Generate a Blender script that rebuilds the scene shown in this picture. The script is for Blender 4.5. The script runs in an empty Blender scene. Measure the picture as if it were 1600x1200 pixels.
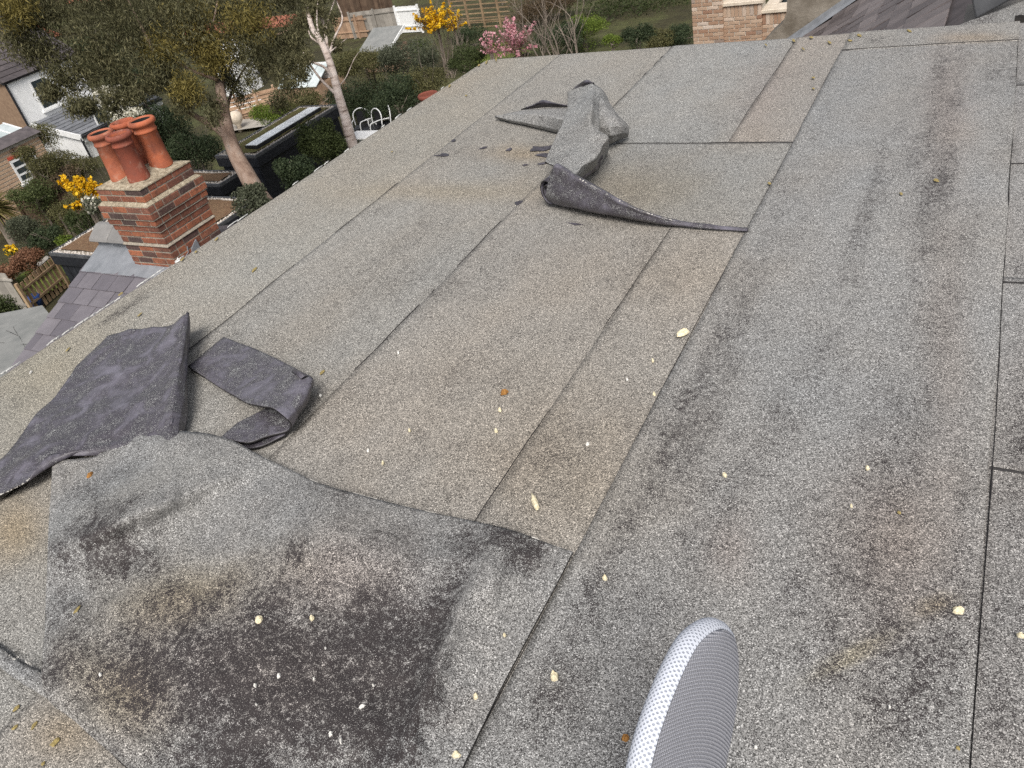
import bpy, bmesh, math, random
import numpy as np
from mathutils import Matrix, Vector

random.seed(7); RNG = np.random.default_rng(7)
S = bpy.context.scene
COL = S.collection
R = math.radians

# ------------------------------------------------------------------ camera
F_PX = 1248.8                                     # focal length in photo pixels (1600 wide)
PITCH, ROLL, YAW = R(35.5064), R(-13.636), R(-34.9125)
CAM = np.array([0.0, 0.0, 1.6])
def cam_axes():
    f = np.array([math.sin(YAW)*math.cos(PITCH), math.cos(YAW)*math.cos(PITCH), -math.sin(PITCH)])
    r = np.array([math.cos(YAW), -math.sin(YAW), 0.0]); u = np.cross(r, f)
    c, s = math.cos(ROLL), math.sin(ROLL)
    return np.array([c*r+s*u, -s*r+c*u, f])
AX = cam_axes()
cd = bpy.data.cameras.new('camera'); cam = bpy.data.objects.new('camera', cd); COL.objects.link(cam)
cd.sensor_fit = 'HORIZONTAL'; cd.sensor_width = 36; cd.lens = F_PX/1600*36
cd.clip_start = 0.05; cd.clip_end = 2000
mw = Matrix.Identity(4)
for i in range(3):
    mw[i][0] = AX[0][i]; mw[i][1] = AX[1][i]; mw[i][2] = -AX[2][i]; mw[i][3] = CAM[i]
cam.matrix_world = mw
S.camera = cam
S.render.resolution_x, S.render.resolution_y = 1024, 768

# ------------------------------------------------------------------ sky and sun
SUN_EL, SUN_AZ = R(50), R(150)                    # azimuth measured clockwise from +y
W = bpy.data.worlds.new('World'); S.world = W; W.use_nodes = True
nt = W.node_tree; bg = nt.nodes['Background']
sky = nt.nodes.new('ShaderNodeTexSky'); sky.sky_type = 'NISHITA'; sky.sun_disc = False
sky.sun_elevation = SUN_EL; sky.sun_rotation = SUN_AZ
sky.air_density = 1.0; sky.dust_density = 4.0; sky.ozone_density = 1.0
hs = nt.nodes.new('ShaderNodeHueSaturation'); hs.inputs['Saturation'].default_value = 0.35
nt.links.new(sky.outputs[0], hs.inputs['Color']); nt.links.new(hs.outputs[0], bg.inputs[0])
bg.inputs[1].default_value = 0.118
sd = bpy.data.lights.new('sun', 'SUN'); sd.energy = 2.3; sd.angle = R(24); sd.color = (1.0, 0.96, 0.90)
sun = bpy.data.objects.new('sun', sd); COL.objects.link(sun)
sv = Vector((math.sin(SUN_AZ)*math.cos(SUN_EL), math.cos(SUN_AZ)*math.cos(SUN_EL), math.sin(SUN_EL)))
sun.rotation_euler = sv.to_track_quat('Z', 'Y').to_euler()
VS = S.view_settings
VS.view_transform = 'Standard'; VS.look = 'None'; VS.gamma = 1; VS.use_curve_mapping = False
VS.exposure = 0.38
S.cycles.use_denoising = False
S.cycles.max_bounces = 6; S.cycles.diffuse_bounces = 3

# ------------------------------------------------------------------ pixel helpers
def ray(px, py): return AX.T @ np.array([(px-800)/F_PX, -(py-600)/F_PX, 1.0])
def at(px, py, z=0.0):
    d = ray(px, py); return CAM + d*((z-CAM[2])/d[2])
def atd(px, py, dep): return CAM + ray(px, py)*dep
def aty(px, py, y): d = ray(px, py); return CAM + d*(y/d[1])
def atx(px, py, x): d = ray(px, py); return CAM + d*(x/d[0])
def proj(P):
    v = (np.asarray(P)-CAM) @ AX.T
    return 800+F_PX*v[..., 0]/v[..., 2], 600-F_PX*v[..., 1]/v[..., 2]
GZ = -8.5                                          # garden ground level

# ------------------------------------------------------------------ noise (numpy)
_H = np.random.default_rng(3).random((256, 256))
def vnoise(x, y):
    xi = np.floor(x).astype(int); yi = np.floor(y).astype(int); fx = x-xi; fy = y-yi
    fx = fx*fx*(3-2*fx); fy = fy*fy*(3-2*fy)
    h = lambda a, b: _H[a % 256, b % 256]
    return (h(xi, yi)*(1-fx)+h(xi+1, yi)*fx)*(1-fy)+(h(xi, yi+1)*(1-fx)+h(xi+1, yi+1)*fx)*fy
def fbm(x, y, o=4):
    s = 0; a = .5; t = 0
    for k in range(o):
        s = s+a*vnoise(x*2**k+17.3*k, y*2**k+5.1*k); t += a; a *= .55
    return s/t

# ------------------------------------------------------------------ materials
class NT:
    def __init__(s, name):
        s.m = bpy.data.materials.new(name); s.m.use_nodes = True; s.t = s.m.node_tree; s.n = s.t.nodes; s.l = s.t.links
        s.b = s.n['Principled BSDF']; s.out = s.n['Material Output']
        s.b.inputs['Roughness'].default_value = .85; s.b.inputs['Specular IOR Level'].default_value = .25
    def new(s, t, **k):
        n = s.n.new(t)
        for a, b in k.items(): setattr(n, a, b)
        return n
    def set(s, sock, v):
        if hasattr(v, 'is_linked') or isinstance(v, bpy.types.NodeSocket): s.l.new(v, sock)
        else:
            if isinstance(v, (tuple, list)) and len(v) == 3 and sock.type == 'RGBA': v = (*v, 1)
            sock.default_value = v
    def pos(s):
        g = s.new('ShaderNodeNewGeometry'); return g.outputs['Position']
    def obj(s):
        g = s.new('ShaderNodeTexCoord'); return g.outputs['Object']
    def noise(s, vec, scale, detail=2, rough=.5, dist=0):
        n = s.new('ShaderNodeTexNoise'); s.l.new(vec, n.inputs['Vector'])
        n.inputs['Scale'].default_value = scale; n.inputs['Detail'].default_value = detail
        n.inputs['Roughness'].default_value = rough; n.inputs['Distortion'].default_value = dist
        return n.outputs['Fac']
    def voro(s, vec, scale, out='Color', feature='F1', rand=1.0):
        n = s.new('ShaderNodeTexVoronoi', feature=feature); s.l.new(vec, n.inputs['Vector'])
        n.inputs['Scale'].default_value = scale; n.inputs['Randomness'].default_value = rand
        return n.outputs[out]
    def attr(s, name, out='Fac'):
        n = s.new('ShaderNodeAttribute', attribute_name=name); return n.outputs[out]
    def math(s, op, a, b=0.0, c=0.0, clamp=False):
        n = s.new('ShaderNodeMath', operation=op, use_clamp=clamp)
        for i, v in enumerate((a, b, c)): s.set(n.inputs[i], v)
        return n.outputs[0]
    def mr(s, v, a, b, c=0.0, d=1.0, smooth=False):
        n = s.new('ShaderNodeMapRange'); n.interpolation_type = 'SMOOTHSTEP' if smooth else 'LINEAR'
        for i, x in enumerate((v, a, b, c, d)): s.set(n.inputs[i], x)
        return n.outputs[0]
    def ramp(s, v, stops):
        n = s.new('ShaderNodeValToRGB'); cr = n.color_ramp
        while len(cr.elements) < len(stops): cr.elements.new(.5)
        for e, (p, c) in zip(cr.elements, stops): e.position = p; e.color = (*c, 1)
        s.l.new(v, n.inputs[0]); return n.outputs[0]
    def mix(s, f, a, b, mode='MIX'):
        n = s.new('ShaderNodeMix', data_type='RGBA', blend_type=mode)
        s.set(n.inputs[0], f); s.set(n.inputs[6], a); s.set(n.inputs[7], b); return n.outputs[2]
    def bump(s, h, strength=.5, dist=.002):
        n = s.new('ShaderNodeBump'); n.inputs['Strength'].default_value = strength; n.inputs['Distance'].default_value = dist
        s.l.new(h, n.inputs['Height']); s.l.new(n.outputs[0], s.b.inputs['Normal'])
    def base(s, c): s.set(s.b.inputs['Base Color'], c)
    def rand(s): return s.new('ShaderNodeObjectInfo').outputs['Random']
MAT = {}
def simple(name, c1, c2, scale=8, rough=.8, bump=0, bdist=.01, detail=4, spec=.25, objrand=0.0):
    t = NT(name); p = t.pos()
    n = t.noise(p, scale, detail, .6)
    col = t.ramp(n, [(.3, c1), (.7, c2)])
    if objrand:
        v = t.mr(t.rand(), 0, 1, 1-objrand, 1+objrand)
        hsv = t.new('ShaderNodeHueSaturation'); t.l.new(v, hsv.inputs['Value']); t.l.new(col, hsv.inputs['Color']); col = hsv.outputs[0]
    t.base(col); t.b.inputs['Roughness'].default_value = rough; t.b.inputs['Specular IOR Level'].default_value = spec
    if bump: t.bump(t.noise(p, scale*3, 5, .6), bump, bdist)
    MAT[name] = t.m; return t.m

def felt_mat(name, gran, gran2, bitumen, cover_bias=0.0, under=False):
    """mineral felt: crushed-slate granules over bitumen; 'wear' (per vertex) = granules lost, 'tint' = stains."""
    t = NT(name); p = t.pos()
    wear = t.attr('wear'); tint = t.attr('tint', 'Color')
    n1 = t.noise(p, 395, 2, .7)                               # single granules
    n2 = t.noise(p, 62, 5, .72)                                # clumps
    n3 = t.noise(p, 13, 4, .6)
    amp = t.math('MULTIPLY_ADD', t.math('MAXIMUM', wear, 0.0), .75, .26)
    th = t.math('ADD', t.mr(wear, 0, 1, .365+cover_bias, .60), t.math('MULTIPLY', t.math('SUBTRACT', n2, .5), amp))
    th = t.math('ADD', th, t.math('MULTIPLY', t.math('SUBTRACT', n3, .5), .16))
    th = t.math('MINIMUM', th, .612)
    g = t.mr(t.math('SUBTRACT', n1, th), -.012, .02, 0, 1)
    vc = t.voro(p, 460, 'Color')
    sep = t.new('ShaderNodeSeparateColor'); t.l.new(vc, sep.inputs[0])
    cg = t.ramp(sep.outputs[0], [(0.0, tuple(.16*x for x in gran)), (.30, tuple(.75*x for x in gran)), (.65, gran2), (.88, tuple(1.35*x for x in gran2)), (1.0, tuple(2.5*x for x in gran2))])
    cg = t.mix(1.0, cg, tint, 'MULTIPLY')
    col = t.mix(g, bitumen, cg)
    t.base(col)
    rg = t.mr(g, 0, 1, .5 if under else .62, .92); t.set(t.b.inputs['Roughness'], rg)
    t.b.inputs['Specular IOR Level'].default_value = .3
    h = t.math('ADD', t.math('MULTIPLY', g, .6), t.math('MULTIPLY', sep.outputs[0], .5))
    t.bump(h, .45, .0018)
    MAT[name] = t.m; return t.m
felt_mat('felt_grey', (.193, .189, .182), (.264, .259, .250), (.034, .028, .028))
felt_mat('felt_beige', (.220, .209, .192), (.294, .279, .256), (.042, .035, .032), -.01)
# underside: smooth dusty bitumen with scattered granules; bluish sheen painted into the dust colour
t = NT('felt_underside'); p = t.pos()
n1 = t.noise(p, 300, 3, .75); n2 = t.noise(p, 9, 5, .65, .6); n3 = t.noise(p, 40, 4, .6)
wear = t.attr('wear')
th = t.math('ADD', t.mr(n2, .32, .68, .525, .665), t.math('MULTIPLY', t.math('SUBTRACT', n3, .5), .16))
th = t.math('ADD', th, wear)
g = t.mr(t.math('SUBTRACT', n1, th), -.02, .05, 0, 1)
dust_sheen = t.ramp(n2, [(.30, (.026, .023, .027)), (.5, (.056, .050, .060)), (.68, (.150, .141, .170))])
t.base(t.mix(g, dust_sheen, (.36, .36, .36))); t.b.inputs['Roughness'].default_value = .42; t.b.inputs['Specular IOR Level'].default_value = .45
t.bump(t.math('ADD', t.math('MULTIPLY', g, .5), n3), .5, .004); MAT['felt_underside'] = t.m

simple('bitumen', (.018, .017, .018), (.035, .032, .032), 40, .6)
simple('torn_fibre', (.45, .43, .40), (.62, .60, .56), 120, .95)
simple('white_trim', (.55, .55, .53), (.80, .80, .78), 14, .5)
simple('white_paint', (.74, .74, .73), (.84, .84, .83), 5, .6)
simple('mortar', (.22, .19, .155), (.36, .32, .26), 30, .95, .4, .01)
simple('mortar_pale', (.42, .38, .32), (.60, .56, .48), 22, .95, .4, .01)
# lichen speckled cap mortar
t = NT('flaunching'); p = t.pos()
a = t.ramp(t.noise(p, 22, 6, .7), [(.3, (.10, .085, .06)), (.48, (.30, .25, .18)), (.62, (.42, .37, .28)), (.75, (.62, .58, .50))])
t.base(a); t.b.inputs['Roughness'].default_value = .95; t.bump(t.noise(p, 60, 5, .7), .7, .01); MAT['flaunching'] = t.m
# bricks, one colour per brick
def brick_mat(name, stops, dirt=.5, soot=(.05, .035, .03)):
    t = NT(name); p = t.pos(); r = t.rand()
    c = t.ramp(r, stops); c.node.color_ramp.interpolation = 'LINEAR'
    n = t.noise(p, 28, 5, .7)
    c = t.mix(t.mr(n, .45, .75, 0, dirt), c, soot)
    c = t.mix(t.mr(t.noise(p, 3.2, 4, .6), .45, .68, 0, dirt*.85), c, soot)
    c = t.mix(t.mr(t.noise(p, 90, 3, .6), .58, .72, 0, .35), c, (.50, .40, .32))
    t.base(c); t.b.inputs['Roughness'].default_value = .9; t.bump(t.noise(p, 120, 4, .7), .6, .004); MAT[name] = t.m
brick_mat('brick_red', [(0, (.12, .06, .05)), (.08, (.075, .055, .052)), (.2, (.19, .075, .05)), (.45, (.27, .095, .055)), (.7, (.38, .135, .068)), (.85, (.31, .115, .065)), (1, (.23, .105, .075))], .75)
brick_mat('brick_buff', [(0, (.27, .15, .10)), (.2, (.33, .21, .14)), (.5, (.38, .26, .18)), (.75, (.46, .34, .25)), (.93, (.58, .48, .40)), (1, (.15, .105, .085))], .2, (.25, .16, .11))
# terracotta pots
t = NT('terracotta'); p = t.pos()
c = t.ramp(t.rand(), [(0, (.27, .075, .045)), (.5, (.47, .125, .05)), (1, (.36, .13, .08))])
c = t.mix(t.mr(t.noise(p, 4.5, 6, .7), .44, .66, 0, .7), c, (.14, .055, .042))
c = t.mix(t.mr(t.noise(p, 11, 6, .72), .54, .72, 0, .6), c, (.46, .29, .22))
t.base(c); t.b.inputs['Roughness'].default_value = .75; t.bump(t.noise(p, 60, 4, .6), .25, .004); MAT['terracotta'] = t.m
simple('terracotta_dark', (.13, .040, .028), (.23, .07, .045), 12, .8)
simple('soot', (.012, .011, .011), (.025, .022, .02), 10, .95)  # flue soot; also paints the shade in pots and the corner void
# slates
def slate_mat(name, a, b, moss):
    t = NT(name); p = t.pos()
    c = t.ramp(t.rand(), [(0, a), (1, b)])
    c = t.mix(t.mr(t.noise(p, 6, 5, .65), .4, .7, 0, .35), c, tuple(.6*x for x in a))
    c = t.mix(t.mr(t.noise(p, 45, 4, .7), .63, .72, 0, moss), c, (.10, .09, .04))
    t.base(c); t.b.inputs['Roughness'].default_value = .55; t.b.inputs['Specular IOR Level'].default_value = .4
    t.bump(t.noise(p, 35, 5, .65), .35, .004); MAT[name] = t.m
slate_mat('slate_purple', (.115, .105, .120), (.185, .170, .185), .6)
slate_mat('slate_brown', (.085, .070, .070), (.20, .17, .165), .35)
slate_mat('ridge_stone', (.17, .165, .16), (.25, .24, .23), .5)
simple('lead', (.15, .16, .175), (.25, .26, .28), 5, .5, .15, .01, spec=.5)
simple('lead_dark', (.05, .052, .057), (.105, .108, .115), 7, .5, .15, .01, spec=.45)
simple('render_grey', (.13, .11, .085), (.27, .24, .20), 4.5, .95, .6, .02, 7)
simple('stone_coping', (.50, .42, .33), (.64, .56, .46), 9, .85, .2, .01)
simple('dark_cladding', (.012, .013, .017), (.026, .028, .034), 9, .55, objrand=.3)
simple('sedum', (.10, .065, .035), (.13, .14, .045), 5, 1.0, .9, .05, 8)
simple('sedum_brown', (.15, .085, .05), (.20, .13, .075), 7, 1.0, .9, .05, 8)
simple('pebble', (.34, .30, .26), (.60, .56, .52), 20, .8, objrand=.3)
simple('rooflight_glass', (.78, .80, .82), (.86, .88, .89), 2, .35, spec=.5)  # sky reflection painted in as a near-white base colour
simple('wood_fence', (.22, .145, .085), (.36, .26, .16), 3, .9, objrand=.25)
simple('wood_orange', (.29, .185, .12), (.41, .28, .19), 3, .9, objrand=.2)
simple('wood_grey', (.22, .20, .175), (.33, .305, .27), 3, .9, objrand=.2)
simple('wood_brown', (.075, .048, .033), (.14, .095, .065), 3, .9, objrand=.3)
simple('felt_far', (.17, .175, .17), (.25, .25, .24), 3, .95)
simple('paving', (.27, .25, .22), (.40, .37, .33), 3, .95)
simple('brick_far', (.19, .125, .085), (.29, .20, .135), 5, .95)
simple('brick_stripe', (.40, .26, .17), (.55, .40, .28), 5, .95, objrand=.15)
simple('roof_tile_dark', (.055, .048, .050), (.105, .09, .092), 4, .8, objrand=.25)
simple('roof_tile_grey', (.115, .12, .13), (.19, .195, .21), 4, .7, objrand=.2)
simple('roof_tile_red', (.24, .085, .055), (.34, .14, .09), 4, .9, objrand=.25)
simple('red_paint', (.45, .07, .045), (.55, .11, .07), 4, .7)
simple('black_paint', (.012, .012, .014), (.03, .03, .033), 6, .4)
simple('blue_plastic', (.02, .05, .16), (.04, .08, .25), 6, .4)
t = NT('window_glass'); t.base((.035, .045, .05)); t.b.inputs['Roughness'].default_value = .08; t.b.inputs['Specular IOR Level'].default_value = .7; MAT['window_glass'] = t.m
t = NT('glass_roof'); p = t.pos(); t.base(t.ramp(t.noise(p, 1.2, 4, .6), [(.3, (.35, .40, .40)), (.7, (.62, .67, .67))])); t.b.inputs['Roughness'].default_value = .15; MAT['glass_roof'] = t.m
# bark
def bark_mat(name, stops, scale=6):
    t = NT(name); p = t.obj()
    mp = t.new('ShaderNodeMapping'); mp.inputs['Scale'].default_value = (1, 1, .22); t.l.new(p, mp.inputs['Vector'])
    n = t.noise(mp.outputs[0], scale, 6, .65, .5); t.base(t.ramp(n, stops)); t.b.inputs['Roughness'].default_value = .9
    t.bump(t.noise(mp.outputs[0], scale*5, 5, .7), .7, .02); MAT[name] = t.m
bark_mat('bark_eucalyptus', [(.3, (.13, .085, .065)), (.45, (.21, .145, .11)), (.6, (.27, .20, .16)), (.75, (.17, .155, .14))], 5)
bark_mat('bark_grey', [(.3, (.13, .105, .085)), (.7, (.27, .225, .185))], 6)
t = NT('bark_birch'); p = t.obj(); mp = t.new('ShaderNodeMapping'); mp.inputs['Scale'].default_value = (.6, .6, 3.5); t.l.new(p, mp.inputs['Vector'])
t.base(t.ramp(t.noise(mp.outputs[0], 2.2, 5, .65), [(.34, (.12, .085, .07)), (.44, (.38, .31, .27)), (.6, (.52, .45, .41)), (.8, (.62, .56, .52))])); MAT['bark_birch'] = t.m
def leaf_mat(name, dark, mid, light, transl=.28, rough=.65):
    t = NT(name); v = t.attr('leaf_tone'); p = t.pos()
    f = t.math('ADD', t.math('MULTIPLY', v, .75), t.math('MULTIPLY', t.noise(p, 1.3, 3, .6), .25))
    c = t.ramp(f, [(.12, dark), (.5, mid), (.92, light)]); t.base(c); t.b.inputs['Roughness'].default_value = rough
    tr = t.new('ShaderNodeBsdfTranslucent'); t.l.new(c, tr.inputs[0]); mx = t.new('ShaderNodeMixShader'); mx.inputs[0].default_value = transl
    t.l.new(t.b.outputs[0], mx.inputs[1]); t.l.new(tr.outputs[0], mx.inputs[2]); t.l.new(mx.outputs[0], t.out.inputs[0]); MAT[name] = t.m
leaf_mat('leaf_eucalyptus', (.05, .052, .026), (.115, .11, .055), (.27, .245, .13))
leaf_mat('leaf_eucalyptus_gold', (.09, .08, .025), (.19, .155, .045), (.36, .29, .09))
leaf_mat('leaf_dark', (.016, .025, .012), (.042, .06, .028), (.115, .14, .07))
leaf_mat('leaf_mid', (.032, .045, .016), (.08, .10, .035), (.18, .205, .08))
leaf_mat('leaf_olive', (.05, .05, .02), (.11, .105, .042), (.21, .195, .09))
leaf_mat('leaf_bright', (.05, .075, .012), (.12, .17, .025), (.24, .30, .06))
leaf_mat('leaf_grey', (.05, .058, .035), (.115, .125, .08), (.24, .25, .18))
leaf_mat('leaf_brown', (.055, .038, .022), (.12, .085, .05), (.21, .155, .10))
leaf_mat('leaf_copper', (.12, .055, .03), (.24, .12, .07), (.38, .22, .14))
leaf_mat('petal_yellow', (.50, .26, .01), (.78, .48, .015), (.92, .66, .05))
leaf_mat('petal_pink', (.42, .16, .20), (.62, .30, .34), (.82, .58, .60))
leaf_mat('petal_white', (.45, .42, .32), (.66, .63, .52), (.82, .80, .72))
leaf_mat('palm_leaf', (.07, .065, .02), (.17, .145, .045), (.33, .27, .11))
t = NT('grass'); p = t.pos()
t.base(t.ramp(t.noise(p, 1.1, 6, .7), [(.3, (.055, .07, .018)), (.5, (.105, .135, .025)), (.7, (.16, .19, .04))])); t.b.inputs['Roughness'].default_value = 1; t.bump(t.noise(p, 25, 5, .7), 1, .05); MAT['grass'] = t.m
t = NT('garden_soil'); p = t.pos()
t.base(t.ramp(t.noise(p, .35, 8, .7), [(.3, (.035, .03, .018)), (.48, (.06, .055, .026)), (.6, (.085, .09, .035)), (.75, (.13, .11, .07))])); t.b.inputs['Roughness'].default_value = 1; t.bump(t.noise(p, 12, 6, .7), 1, .1); MAT['garden_soil'] = t.m
simple('foam', (.62, .53, .33), (.82, .75, .56), 150, .9, .6, .003)
simple('plaster_chip', (.62, .60, .55), (.80, .78, .74), 150, .9, .6, .003)
simple('lichen_yellow', (.20, .16, .07), (.36, .28, .11), 140, .95, .6, .003)
simple('leaf_litter', (.20, .09, .025), (.36, .18, .05), 120, .8)

# ------------------------------------------------------------------ object helpers
def tag(o, label=None, cat=None, group=None, kind=None):
    if label: o['label'] = label
    if cat: o['category'] = cat
    if group: o['group'] = group
    if kind: o['kind'] = kind
    return o
def thing(name, label, cat, loc=(0, 0, 0), group=None):
    o = bpy.data.objects.new(name, None); COL.objects.link(o); o.location = [float(x) for x in loc]
    o.empty_display_size = .1
    return tag(o, label, cat, group)
def wloc(o):
    v = Vector(o.location)
    while o.parent: o = o.parent; v = v+Vector(o.location)
    return np.array(v)
def link(name, me, parent=None):
    o = bpy.data.objects.new(name, me); COL.objects.link(o)
    if parent: o.parent = parent
    return o
def mesh_np(name, V, Fc, mats, parent=None, origin=None, smooth=False, attrs=None, mat_idx=None):
    """V in world space; stored relative to the parent (or to origin)."""
    V = np.asarray(V, float)
    off = wloc(parent) if parent else (np.asarray(origin, float) if origin is not None else np.zeros(3))
    me = bpy.data.meshes.new(name); me.from_pydata((V-off).tolist(), [], [tuple(int(i) for i in f) for f in Fc])
    for m in (mats if isinstance(mats, (list, tuple)) else [mats]): me.materials.append(MAT[m])
    if smooth: me.polygons.foreach_set('use_smooth', [True]*len(me.polygons))
    if mat_idx is not None: me.polygons.foreach_set('material_index', list(mat_idx))
    if attrs:
        for k, a in attrs.items():
            a = np.asarray(a, np.float32)
            if a.ndim == 1: at_ = me.attributes.new(k, 'FLOAT', 'POINT'); at_.data.foreach_set('value', a)
            else:
                at_ = me.attributes.new(k, 'FLOAT_COLOR', 'POINT'); at_.data.foreach_set('color', np.concatenate([a, np.ones((len(a), 1), np.float32)], 1).ravel())
    me.update(); o = link(name, me, parent)
    if origin is not None and not parent: o.location = [float(x) for x in origin]
    return o
class MB:
    def __init__(s): s.V = []; s.F = []; s.n = 0
    def add(s, V, Fc):
        s.F += [tuple(i+s.n for i in f) for f in Fc]; s.V.append(np.asarray(V, float)); s.n += len(V); return s
    def hexa(s, P):   # 8 corners: bottom 4 ccw, top 4 ccw
        return s.add(P, [(3, 2, 1, 0), (4, 5, 6, 7), (0, 1, 5, 4), (1, 2, 6, 5), (2, 3, 7, 6), (3, 0, 4, 7)])
    def box(s, x0, x1, y0, y1, z0, z1):
        return s.hexa([(x0, y0, z0), (x1, y0, z0), (x1, y1, z0), (x0, y1, z0), (x0, y0, z1), (x1, y0, z1), (x1, y1, z1), (x0, y1, z1)])
    def prism(s, poly, ext):
        P = np.asarray(poly, float); n = len(P); Q = P+np.asarray(ext, float)
        return s.add(np.concatenate([P, Q]), [tuple(range(n))[::-1], tuple(range(n, 2*n))]+[(i, (i+1) % n, n+(i+1) % n, n+i) for i in range(n)])
    def tube(s, path, rad, k=8, cap=True):
        P = np.asarray(path, float); n = len(P); rad = np.broadcast_to(rad, n)
        T = np.gradient(P, axis=0); T /= np.linalg.norm(T, axis=1)[:, None]+1e-9
        ref = np.array([1., 0, 0]) if abs(T[0][0]) < .8 else np.array([0, 1., 0])
        V = []
        for i in range(n):
            u = np.cross(T[i], ref); u /= np.linalg.norm(u); v = np.cross(T[i], u)
            for j in range(k):
                a = 2*math.pi*j/k; V.append(P[i]+rad[i]*(u*math.cos(a)+v*math.sin(a)))
        Fc = [(i*k+j, i*k+(j+1) % k, (i+1)*k+(j+1) % k, (i+1)*k+j) for i in range(n-1) for j in range(k)]
        if cap: Fc += [tuple(range(k))[::-1], tuple(range((n-1)*k, n*k))]
        return s.add(V, Fc)
    def lathe(s, c, prof, k=24):
        c = np.asarray(c, float); n = len(prof); V = []
        for r, z in prof:
            for j in range(k):
                a = 2*math.pi*j/k; V.append(c+np.array([r*math.cos(a), r*math.sin(a), z]))
        return s.add(V, [(i*k+j, i*k+(j+1) % k, (i+1)*k+(j+1) % k, (i+1)*k+j) for i in range(n-1) for j in range(k)])
    def build(s, name, mat, parent=None, smooth=False, origin=None, attrs=None):
        return mesh_np(name, np.concatenate(s.V), s.F, mat, parent, origin, smooth, attrs)
def bevel(o, w=.01, seg=2):
    m = o.modifiers.new('bevel', 'BEVEL'); m.width = w; m.segments = seg; m.limit_method = 'ANGLE'; return o

# ------------------------------------------------------------------ ground
def sheet(name, x0, x1, y0, y1, z, mat, kind='structure'):
    o = MB().add([(x0, y0, z), (x1, y0, z), (x1, y1, z), (x0, y1, z)], [(0, 1, 2, 3)]).build(name, mat)
    return tag(o, kind=kind)
gx = np.concatenate([np.linspace(-700, -90, 12), np.linspace(-80, 40, 61), np.linspace(50, 700, 12)])
gy = np.concatenate([np.linspace(-300, -20, 8), np.linspace(-10, 80, 46), np.linspace(90, 900, 14)])
X, Y = np.meshgrid(gx, gy); d = np.hypot(X, Y)
Z = GZ+(fbm(X*.1+40, Y*.1+40, 3)-.5)*.2+np.clip(d-70, 0, 800)*.045*(1+.3*(fbm(X*.004+9, Y*.004+3, 2)-.5))
n, m = X.shape
Fc = [(i*m+j, i*m+j+1, (i+1)*m+j+1, (i+1)*m+j) for i in range(n-1) for j in range(m-1)]
tag(mesh_np('ground', np.stack([X, Y, Z], -1).reshape(-1, 3), Fc, 'garden_soil', smooth=True), kind='structure')
def ground_patch(name, pix, mat, z=GZ+.14):
    P = [at(a, b, z) for a, b in pix]
    return tag(MB().add(P, [tuple(range(len(P)))[::-1]]).build(name, mat), kind='structure')

# ------------------------------------------------------------------ THE ROOF
XL, YB = -3.62, 5.70           # left eaves and back edge of the felt roof
L2, L3, L1, L5 = -1.93, -1.09, -0.77, 0.145
def xl(y): return -3.69+(np.clip(y, 0, 6)-1.4)*.047
XR, YN = 2.6, -2.2
house = thing('house', 'house topped by a flat roof of worn grey mineral felt', 'house', (-.5, 2, GZ))
MB().box(-3.44, XR, YN, YB-.05, GZ, -.14).build('wall', 'brick_far', house)
MB().prism([(xl(0)+.02, YN, -.138), (XR, YN, -.138), (XR, YB-.01, -.138), (xl(YB)+.02, YB-.01, -.138), (xl(0)+.02, 0, -.138)], (0, 0, .12)).build('roof_deck', 'wood_grey', house)

# wear patches: (px, py, rx, ry, angle, amount)   tint patches: (.., rgb multiplier)
WEAR = [  # the right-hand strip
    (1385, 640, 55, 260, 6, .24), (1440, 420, 26, 200, 6, .20), (1330, 520, 24, 160, 10, .18), (1500, 700, 22, 260, 3, .16), (1290, 930, 120, 60, 0, .14), (640, 480, 120, 30, -14, .14), (850, 520, 130, 26, -6, .16), (520, 620, 90, 20, -10, .16), (760, 710, 120, 24, 8, .14), (460, 460, 70, 18, -20, .12), (900, 420, 80, 16, -6, .12), (1120, 270, 60, 16, 0, .10), (560, 260, 80, 12, -14, .12), (1470, 330, 22, 130, 5, .16), (1500, 390, 30, 50, 0, .22), (1420, 160, 14, 90, 8, .12), (1500, 100, 12, 60, 3, .12),
    (1395, 1000, 110, 130, 15, .24), (1400, 1110, 55, 90, 0, .42), (1360, 880, 70, 110, 10, .16), (1230, 900, 45, 60, 0, .12), (1260, 800, 50, 70, 0, .12),
    (1180, 440, 35, 110, 28, .14), (1100, 640, 35, 100, 30, .17), (1250, 640, 45, 90, 10, .12), (1060, 720, 30, 60, 30, .22), (880, 1110, 55, 60, 0, .34), (960, 960, 50, 40, 0, .12),
    (1010, 640, 18, 60, 30, .12), (1590, 690, 30, 40, 0, .35), (1590, 800, 30, 50, 0, .3), (1590, 235, 14, 12, 0, .35), (1590, 125, 14, 8, 0, .3), (1590, 420, 14, 20, 0, .3),
    (1180, 1010, 60, 50, 0, .14), (1290, 1040, 60, 60, 0, .2), (1340, 720, 30, 60, 0, .13), (1570, 1150, 30, 40, 0, .25),
    # the field
    (640, 590, 90, 20, -8, .10), (770, 590, 70, 30, 0, .12), (980, 440, 50, 24, 0, .22), (1010, 400, 30, 14, 0, .16), (600, 330, 60, 12, -8, .18), (690, 350, 80, 16, -8, .12),
    (380, 540, 60, 24, 0, .08), (30, 640, 50, 50, -30, .25), (700, 240, 90, 9, 0, .14), (540, 380, 60, 12, -20, .12), (700, 440, 80, 30, -10, .08), (880, 690, 60, 40, 0, .14), (840, 610, 50, 30, 0, .14),
    (215, 470, 60, 9, -33, .55), (170, 500, 40, 7, -33, .45), (275, 405, 30, 6, -33, .4), (1190, 130, 40, 50, 20, .10), (1170, 60, 14, 6, 0, .2), (1350, 66, 35, 6, 0, .4), (1450, 210, 20, 30, 0, .1)]
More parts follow.
